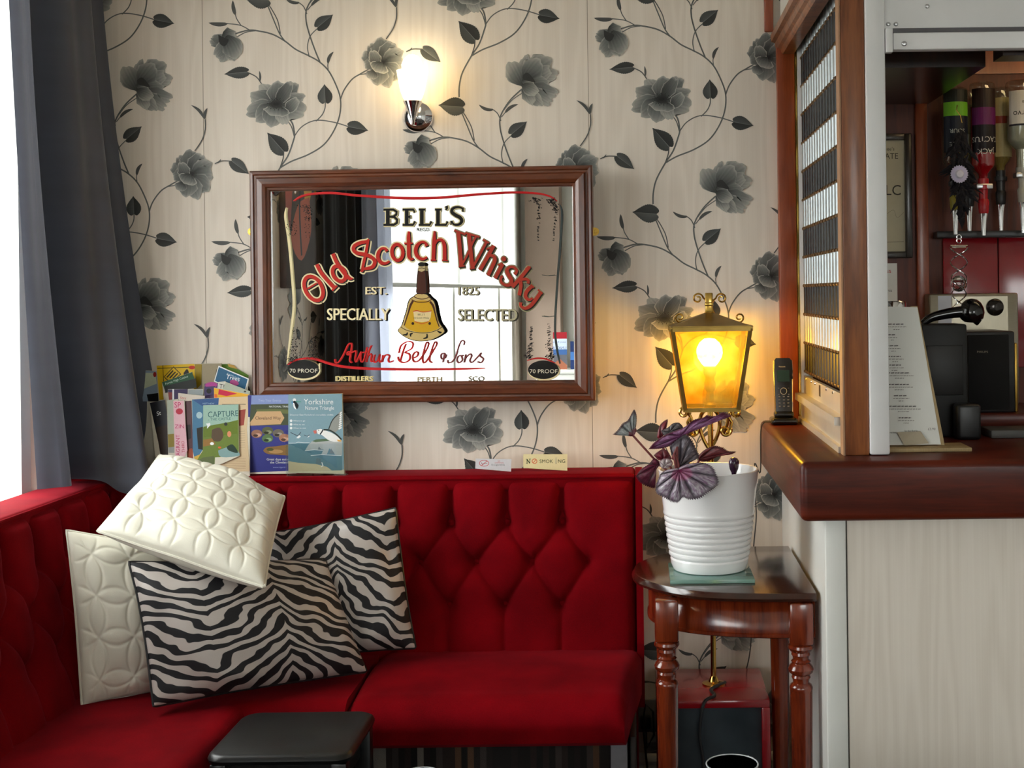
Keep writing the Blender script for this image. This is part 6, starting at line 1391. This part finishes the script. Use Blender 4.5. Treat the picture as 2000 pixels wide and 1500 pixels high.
# ---------------- certificate and notice on the panelling
cf = thing('framed_certificate', 'narrow framed certificate on the back bar panelling', 'certificate')
a, c = px(1660, 263, -.024), px(1781, 504, -.024)
M_cfr = wood('dark_picture_frame', sr(30, 22, 16), sr(54, 42, 30), .3); w_ = .018
for (A_b, B_b) in (((a.x, c.z), (a.x+w_, a.z)), ((c.x-w_, c.z), (c.x, a.z)), ((a.x+w_, a.z-w_), (c.x-w_, a.z)), ((a.x+w_, c.z), (c.x-w_, c.z+w_))): MB().rbox((A_b[0], -.040, A_b[1]), (B_b[0], -.0225, B_b[1]), .003).build('frame_rail', M_cfr, cf)
MB().box((a.x+w_, -.028, c.z+w_), (c.x-w_, -.0225, a.z-w_)).build('paper', mat('certificate_paper', sr(196, 186, 156), .6, var=.05, scale=20), cf, smooth=False)
p = Print(lambda x, y, h: px(x, y, -.028)-Vector((0, h, 0)), base=3e-4)
ink = sr(60, 54, 44)
p.text("see's", 1728, 294, 7, ink); p.text('ATE', 1728, 310, 11, ink, sx=.95); p.text('LC', 1728, 381, 20, ink, sx=.95); p.stroke([(1700, 474), (1765, 472)], .8, ink); p.stroke([(1730, 420), (1745, 410), (1752, 425), (1765, 415)], .7, sr(150, 140, 116), 4)
p.build('lettering', M_print, cf)
nt_ = thing('notice', 'small white notice with red heading below the certificate', 'notice')
a, c = px(1690, 515, -.0235), px(1753, 592, -.0235)
MB().box((a.x, -.0235, c.z), (c.x, -.0225, a.z)).build('paper', M_white, nt_, smooth=False)
p = Print(lambda x, y, h: px(x, y, -.0235)-Vector((0, h, 0)), base=3e-4); p.text('ss', 1731, 533, 9, sr(190, 40, 44)); p.text('this', 1730, 570, 6, sr(50, 48, 46)); p.build('lettering', M_print, nt_)
# ---------------- bottles on optics
M_bgl = glass('bottle_glass', (.92, .95, .92), .03)
def bottle(label, x, ytop, ysh, yneck, yend, r_, Y, liquid, lab, optic, prt=None, m=None):
    """upside-down bottle: base at ytop, shoulder ysh, neck end yneck, optic down to yend (pixel rows)"""
    zt2, zs, zn, ze = [px(x, v, Y).z for v in (ytop, ysh, yneck, yend)]; X = px(x, (ytop+ysh)/2, Y).x
    t = thing('spirit_bottle', label, 'bottle', 'bottles on the optics', loc=(X, Y, ze))
    f = lambda v: v-ze
    H = zt2-zs
    MB().lathe([(0, f(zt2)-.004), (r_*.8, f(zt2)), (r_*.97, f(zt2)-.004), (r_, f(zt2)-.012), (r_, f(zs)+.012), (r_*.9, f(zs)+.002), (r_*.45, f(zs)-.014), (r_*.38, f(zn))], seg=28).build('glass', m or M_bgl, t); gl_ = t.children[-1] if t.children else t
    if liquid:
        lh = zs+H*liquid[1]
        MB().lathe([(0, f(lh)), (r_*.93, f(lh)), (r_*.93, f(zs)+.012), (r_*.8, f(zs)+.003), (r_*.38, f(zs)-.013), (r_*.32, f(zn)), (0, f(zn))], seg=24).build('spirit', mat('spirit_%s' % x, liquid[0], .1, var=.1, scale=20, coat=.5), t)
    if lab:
        fn = lambda u_, v_, h: Vector((math.sin(u_)*(r_+.0006+h), -math.cos(u_)*(r_+.0006+h), f(zs)+v_))
        p = Print(fn, eps=4e-5, base=1e-4)
        def band(z0, z1, col, a=1.15):
            us = np.linspace(-a, a, 13); h = p.lift(); p.mb.add([fn(u_, z0, h) for u_ in us]+[fn(u_, z1, h) for u_ in us], [(i, i+1, 14+i, 13+i) for i in range(12)], col)
        for (z0, z1, col) in lab: band(z0*H, z1*H, sr(col))
        if prt:
            for (txt, v_, sz, col) in prt:
                vs_, fs2 = glyph_mesh(txt)
                wd = max(q.x for q in vs_); k = sz/.7; h = p.lift()
                p.mb.add([fn(-(q.x-wd/2)*k/r_, v_*H-q.y*k, h) for q in vs_], fs2, sr(col))
        p.build('label', M_gloss, gl_)
    z_n = f(zn)
    MB().lathe([(r_*.42, z_n+.004), (r_*.42, z_n-.012), (.017, z_n-.013), (.017, z_n-.024), (.012, z_n-.025), (.011, z_n-.05), (.009, z_n-.052), (.009, z_n-.058)], seg=22).build('optic_collar', optic[0], t); oc_ = [c for c in t.children if c.name.startswith('optic_collar')][0]
    MB().lathe([(.012, z_n-.050), (.015, z_n-.056), (.013, z_n-.085), (.011, z_n-.09)], seg=22).build('measure', optic[1], oc_)
    MB().lathe([(.012, z_n-.088), (.009, z_n-.105), (.006, 0), (0, 0)], seg=18).build('spout', M_chrome, oc_)
    if optic[2]: MB().rbox((-.022, -.016, z_n-.024), (.022, .016, z_n-.010), .003).build('press_bar', M_steel, t)
M_yel = mat('yellow_cap', sr(150, 140, 40), .4); M_rcap = mat('red_cap', sr(170, 20, 30), .35); M_cl = mat('clear_grey_cap', sr(170, 170, 160), .3)
bottle('slim clear bottle with a lime green label band, left end of the optics', 1864, 172, 322, 345, 458, .034, -.12, None, [(.15, .62, (24, 28, 40)), (.62, .80, (110, 176, 40)), (.80, .96, (30, 34, 28))], (M_black, M_yel, False), [('SOUR', .45, .011, (170, 176, 170)), ('APPLE', .28, .011, (170, 176, 170))])
bottle('cherry red spirit bottle with black label, second on the optics', 1919, 162, 330, 352, 460, .033, -.12, (sr(150, 8, 20), .72), [(.18, .50, (22, 14, 20)), (.50, .70, (96, 24, 84)), (.70, .92, (40, 24, 20))], (M_rcap, M_rcap, True), [('CACTUS', .36, .014, (206, 200, 190)), ('JACK', .22, .014, (206, 200, 190))])
bottle('pale bottle behind, between the green and the red ones', 1891, 178, 320, 340, 455, .028, -.062, (sr(120, 104, 62), .5), [(.4, .8, (150, 140, 96))], (M_black, M_black, False))
bottle('cream labelled bottle behind, right of the red one', 1953, 172, 315, 336, 455, .030, -.062, (sr(140, 116, 60), .5), [(.05, .85, (176, 160, 110)), (.5, .6, (150, 60, 40))], (M_black, M_black, False))
bottle('large clear tequila bottle with white label at the picture right edge', 1996, 158, 282, 330, 455, .042, -.12, (sr(170, 168, 150), .45), [(.30, .82, (206, 204, 196)), (.27, .30, (40, 40, 44))], (M_cl, M_cl, True), [('Jose', .66, .010, (60, 56, 50)), ('Cuervo', .50, .016, (40, 36, 34))])
# ---------------- rosette on a feather pad
ro = thing('feather_fascinator', 'black feather spray with a white rosette hanging before the bottles', 'rosette')
M_fe = mat('black_feather', sr(20, 18, 26), .9, var=.3, scale=80)
rs = np.random.RandomState(3)
ft = MB()
for i in range(120):
    t = rs.rand(); y_ = 245+t*170; wv = 34*math.sin(math.pi*min(1, .12+t*.9))**.8
    a = px(1876+rs.randn()*wv*.25, y_, -.19); c = px(1876+rs.randn()*wv*.75+6*(t-.5), y_+22+rs.rand()*14, -.19-.02*rs.rand())
    m_ = (a+c)/2+Vector((rs.randn()*.004, -.006, 0)); d = (c-a).normalized(); n_ = d.cross(Vector((0, 1, 0))).normalized()*(.004+.004*rs.rand())
    ft.add([a, m_+n_, c, m_-n_, m_-Vector((0, .003, 0))], [(0, 1, 4), (1, 2, 4), (2, 3, 4), (3, 0, 4)])
o = ft.build('feathers', M_fe, ro, smooth=False); o['kind'] = 'stuff'
c = px(1874, 340, -.222); pts = []
for i in range(44): a = 2*math.pi*i/44; r_ = .0235 if i % 2 else .0205; pts.append((c.x+r_*math.cos(a), c.y, c.z+r_*math.sin(a)))
rt = MB().prism(pts, (0, .003, 0)); rt.build('rosette', mat('white_ribbon', sr(196, 192, 224), .6, var=.06), ro, smooth=False)
MB().lathe([(0, .007), (.008, .006), (.011, .003), (.0115, 0)], c=tuple(c), axis='y', seg=20).build('rosette_centre', mat('white_satin_button', sr(226, 224, 240), .4), ro)
MB().tube([px(1870, 205, -.19), px(1868, 215, -.19), px(1876, 226, -.19), px(1879, 240, -.19)], .0012, 6).build('wire', M_gold, ro)
# ---------------- crystal spinner
cr_ = thing('crystal_spinner', 'silver spiral spinner with a clear crystal ball hanging over the hi-fi', 'ornament')
cx_ = lambda x, y: px(x, y, -.20)
k = []; tw = []
for i in range(90):
    t = i/89; y_ = 484+t*130; am = 17*(1-.30*t) if t > .08 else 17; ph_ = t*math.pi*4.2
    for L_, q in ((k, 0), (tw, math.pi)): v = cx_(1873+am*math.cos(ph_+q), y_); L_.append(v+Vector((0, .02*math.sin(ph_+q), 0)))
MB().tube(k, .0016, 6).build('spiral', M_chrome, cr_); MB().tube(tw, .0016, 6).build('spiral', M_chrome, cr_)
v = cx_(1873, 480); MB().tube([v+Vector((.022, 0, 0)), v-Vector((.022, 0, 0))], .0022, 8).tube([v+Vector((.018, 0, -.004)), v-Vector((.018, 0, .004))], .0018, 8).build('cross_bar', M_chrome, cr_)
for y_ in (463, 470): c = cx_(1873, y_); MB().tube([(c.x+.006*math.cos(a), c.y, c.z+.006*math.sin(a)) for a in np.linspace(0, 6.28, 15)[:-1]], .0012, 6, closed=True).build('ring', M_chrome, cr_)
Mcb, ntc, bsc = nodes_of('cut_crystal'); bsc.inputs['Transmission Weight'].default_value = 1; bsc.inputs['Roughness'].default_value = .02
nn_ = N(ntc, 'ShaderNodeTexNoise'); nn_.inputs['Scale'].default_value = 20; rr_ = N(ntc, 'ShaderNodeMapRange'); rr_.inputs[3].default_value = .0; rr_.inputs[4].default_value = .05; ntc.links.new(nn_.outputs[0], rr_.inputs[0]); ntc.links.new(rr_.outputs[0], bsc.inputs['Roughness'])
MB().lathe([(.0215*math.sin(a), -.0215*math.cos(a)) for a in np.linspace(0, math.pi, 9)], c=tuple(cx_(1873, 554)), seg=12).build('crystal', Mcb, cr_, smooth=False)
# ---------------- hi-fi and speaker on the back shelf
hf = thing('hifi_unit', 'silver hi-fi front with a round dark dial behind the speaker', 'hi-fi')
a, c = px(1815, 574, -.10), px(1992, 800, -.10)
M_sil = mat('brushed_silver', sr(150, 142, 126), .3, .8, var=.08, stretch=(1, 1, 20))
MB().rbox((a.x, -.10, 1.1422), (c.x, -.036, a.z), .006).build('body', M_sil, hf)
MB().box((px(1832, 590, -.1).x, -.1015, 1.25), (px(1858, 590, -.1).x, -.10, px(1830, 578, -.1).z)).build('window_strip', mat('pale_display', sr(196, 200, 214), .2, var=.05), hf, smooth=False)
MB().box((px(1860, 590, -.1).x, -.1012, 1.25), (px(1968, 590, -.1).x, -.10, px(1830, 580, -.1).z)).build('fascia', mat('bright_fascia', sr(196, 188, 168), .22, .6, var=.05, stretch=(20, 1, 1)), hf, smooth=False)
v = px(1943, 600, -.102); MB().lathe([(.023, -.002), (.023, .004), (.020, .007), (.006, .009), (0, .009)], c=tuple(v), axis='y', seg=32).build('dial', mat('dark_chrome_dial', sr(60, 56, 54), .12, .8, var=.1), hf)
sp = thing('speaker', 'black bookshelf speaker with a small white maker name', 'speaker')
a, c = px(1884, 648, -.30), px(1984, 802, -.30)
MB().rbox((a.x, -.30, 1.1422), (c.x, -.125, a.z), .005).build('cabinet', M_black, sp)
MB().rbox((a.x+.006, -.306, 1.149), (c.x-.016, -.30, a.z-.008), .003).build('grille', mat('black_grille_cloth', sr(12, 12, 13), .9, var=.3, scale=400), sp)
MB().rbox((c.x+.0005, -.295, 1.1422), (c.x+.008, -.13, a.z-.03), .003).build('side_trim', M_brass, sp)
p = Print(lambda x, y, h: px(x, y, -.306)-Vector((0, h, 0)), base=3e-4); p.text('PHILIPS', 1908, 689, 4, sr(170, 160, 140), sx=1.2); p.build('maker_name', M_print, sp)
# ---------------- till with scanner, charger and card reader on the counter
ti = thing('till', 'black till with a domed hand scanner on top, behind the menu', 'till')
a, c = px(1800, 634, -.46), px(1892, 858, -.46)
MB().rbox((a.x, -.46, BZT+.0003), (c.x, -.345, a.z), .006).build('body', mat('till_black', sr(9, 9, 9), .5, var=.2), ti)
MB().rbox((a.x+.01, -.466, BZT+.10), (c.x-.012, -.46, a.z-.05), .002).build('front_panel', mat('till_panel', sr(15, 14, 14), .45, var=.1), ti)
v = px(1898, 600, -.42); z_t = a.z
MB().lathe([(0, .030), (.012, .028), (.022, .020), (.028, .008), (.030, -.004), (.027, -.018), (.018, -.026), (0, -.028)], c=(v.x, v.y, z_t+.030), seg=28).build('scanner_dome', mat('glossy_black', sr(10, 9, 10), .12, var=.2, coat=.6), ti)
sw = catmull([(a.x+.012, z_t+.002), (a.x+.04, z_t+.018), (v.x-.02, z_t+.028), (v.x+.02, z_t+.010)], 6)
MB().tube([(x_, -.42, z__) for x_, z__ in sw], [.008+.010*i/len(sw) for i in range(len(sw))], 12).build('scanner_handle', MATS['glossy_black'], ti)
a, c = px(1870, 790, -.52), px(1918, 862, -.52)
tag(MB().rbox((a.x, -.52, BZT+.0003), (c.x, -.47, a.z), .008, 3).build('card_reader', M_black), 'small black card reader standing beside the till', 'card reader')
a = px(1925, 850, -.45)
tag(MB().rbox((a.x, -.50, BZT+.0003), (a.x+.16, -.40, BZT+.020), .004).build('grey_tray', mat('grey_tray_plastic', sr(78, 76, 74), .5)), 'low grey tray on the counter at the picture right edge', 'tray')
# ---------------- menu
me_ = thing('drinks_menu', 'tall white wine list on a wooden easel stand on the counter', 'menu')
Ym, ln = -.700, .16
q_ = [(1690, 598), (1792, 600), (1838, 862), (1690, 872)]
def fm(x, y, h): return px(x, y, Ym+ln*(868-y)/880)-Vector((0, h, 0))
cc = [fm(x, y, 0) for x, y in q_]
for i in (2, 3): cc[i].z = BZT+.012
MB().prism([v+Vector((0, .002, 0)) for v in cc], (0, .0015, 0)).build('card', M_white, me_, smooth=False)
wd = [fm(1780, 598, 0), fm(1793, 598, 0), fm(1846, 862, 0), fm(1832, 862, 0)]
for i in (2, 3): wd[i].z = BZT+.010
MB().prism([v+Vector((0, .0045, 0)) for v in wd], (0, .008, 0)).build('easel', mat('pale_plywood', sr(170, 146, 104), .6, var=.1, stretch=(10, 10, 1)), me_, smooth=False)
e0, e1 = px(1690, 872, Ym), px(1846, 868, Ym)
MB().rbox((e0.x, Ym-.035, BZT+.0003), (e1.x+.05, Ym+.06, BZT+.009), .002).build('foot', MATS['pale_plywood'], me_)
p = Print(fm, eps=4e-5, base=3e-4); ik = sr(96, 92, 90)
mz = lambda x, y: (1720+x/4.836, 580+y/4.836)
for (y_, cxm, w_) in ((258, 140, 150), (358, 100, 70), (462, 110, 110), (562, 125, 130), (644, 120, 140), (718, 165, 210), (826, 160, 210), (932, 180, 120), (1032, 200, 260), (1140, 225, 120)):
    x_ = cxm-w_/2
    while x_ < cxm+w_/2: l_ = 12+rs.rand()*30; p.stroke([mz(x_, y_), mz(min(x_+l_, cxm+w_/2), y_-2)], 2.0, sr(112, 108, 106)); x_ += l_+7
    for (dy, ww) in ((26, 1.25), (50, .4)):
        x_ = cxm+10-w_*ww/2
        while x_ < cxm+10+w_*ww/2: l_ = 8+rs.rand()*26; p.stroke([mz(x_, y_+dy), mz(min(x_+l_, cxm+10+w_*ww/2), y_+dy-2)], 1.3, sr(140, 136, 132)); x_ += l_+6
p.text('£3.90', *mz(440, 1255), 4.6, ik); p.text('Available', *mz(60, 1285), 3.4, ik, sx=1.2); p.text('by the Bottle', *mz(220, 1270), 3.4, ik, sx=1)
p.poly([mz(*v) for v in ((150, 1275), (370, 1265), (450, 1380), (220, 1400))], sr(176, 164, 142))
p.build('lettering', M_print, me_)
jr = thing('glass_jar', 'chrome lidded glass jar showing above the wine list', 'jar', loc=(px(1745, 600, -.40).x, -.40, BZT+.0003))
hj = px(1745, 588, -.40).z-BZT; MB().lathe([(0, 0), (.030, 0), (.034, .006), (.034, hj-.03), (.030, hj-.022)], seg=28).build('body', M_bgl, jr); MB().lathe([(.031, hj-.022), (.031, hj-.004), (.028, hj), (0, hj)], seg=28).build('lid', M_chrome, jr)
# ================================================================ cordless phone
pb = px(1531, 806, -.105)
ph = thing('cordless_phone', 'black and silver cordless phone in its cradle on the counter end', 'phone', loc=(pb.x, -.105, BZT+.0003))
M_pb = mat('phone_black', sr(14, 14, 18), .25, var=.2, coat=.3)
MB().rbox((-.036, -.035, 0), (.034, .035, .018), .007, 3).rbox((-.026, -.012, .016), (.026, .022, .034), .007, 3).build('cradle', M_pb, ph)
tilt = .10
def hs(x, y, z_): return (x, y+z_*tilt*1.2, z_+.016)
hb_ = MB(); sec = [(.0210, 0), (.0215, .03), (.0225, .08), (.0235, .125), (.0225, .152), (.018, .158)]
vs_ = []
for (w_, z_) in sec: vs_ += [hs(-w_, -.008, z_), hs(w_, -.008, z_), hs(w_*.9, .012, z_), hs(-w_*.9, .012, z_)]
hb_.add(vs_, [(i*4+k, i*4+(k+1) % 4, i*4+4+(k+1) % 4, i*4+4+k) for i in range(5) for k in range(4)]+[(0, 3, 2, 1), (20, 21, 22, 23)])
hnd = hb_.build('handset', M_pb, ph, auto=20)
for sg in (-1, 1): MB().tube([hs(sg*(w_+.0005), -.004, z_) for w_, z_ in sec[:5]], .0026, 8).build('silver_edge', M_chrome, hnd)
p = Print(lambda x, y, h: Vector(hs(x, -.0085-h, y)), eps=5e-5, base=2e-4)
p.rect(-.0165, .096, .0165, .126, sr(30, 58, 74)); p.stroke(ellp(0, .071, .0085, .0085, 0), .0012, sr(170, 172, 176))
for i in range(4):
    for k_ in range(3): p.rect(-.014+k_*.0115, .030+i*.0085, -.009+k_*.0115, .0325+i*.0085, sr(120, 124, 134))
for sx_ in (-1, 1): p.rect(sx_*.013-.002, .062, sx_*.013+.002, .0635, sr(100, 104, 112)); p.rect(sx_*.013-.002, .078, sx_*.013+.002, .0795, sr(100, 104, 112))
p.build('keys', M_gloss, hnd)
p = Print(lambda x, y, h: Vector(hs(x, -.0085-h, .146-y)), eps=5e-5, base=2e-4); p.text('Panasonic', -.011, .012, .0034, sr(190, 190, 190), sx=.9); p.build('maker_name', M_print, hnd)
w_ = [(pb.x-.034, -.105, BZT+.006), (pb.x-.05, -.10, BZT+.006), (BXL+.002, -.095, BZT+.003), (BXL-.006, -.09, BZT-.02), (BXL-.008, -.085, BZT-.13)]+[tuple(px(x, y, -.07)) for x, y in ((1474, 905), (1475, 960), (1477, 1010), (1473, 1055))]+[tuple(px(x, y, -.03)) for x, y in ((1470, 1100), (1466, 1160), (1468, 1230), (1462, 1290), (1448, 1335))]
tag(MB().tube(catmull(w_, 5), .0018, 6).build('phone_wire', mat('grey_wire', sr(70, 66, 62), .5)), 'thin phone wire trailing down the wallpaper from the counter end', 'cable')
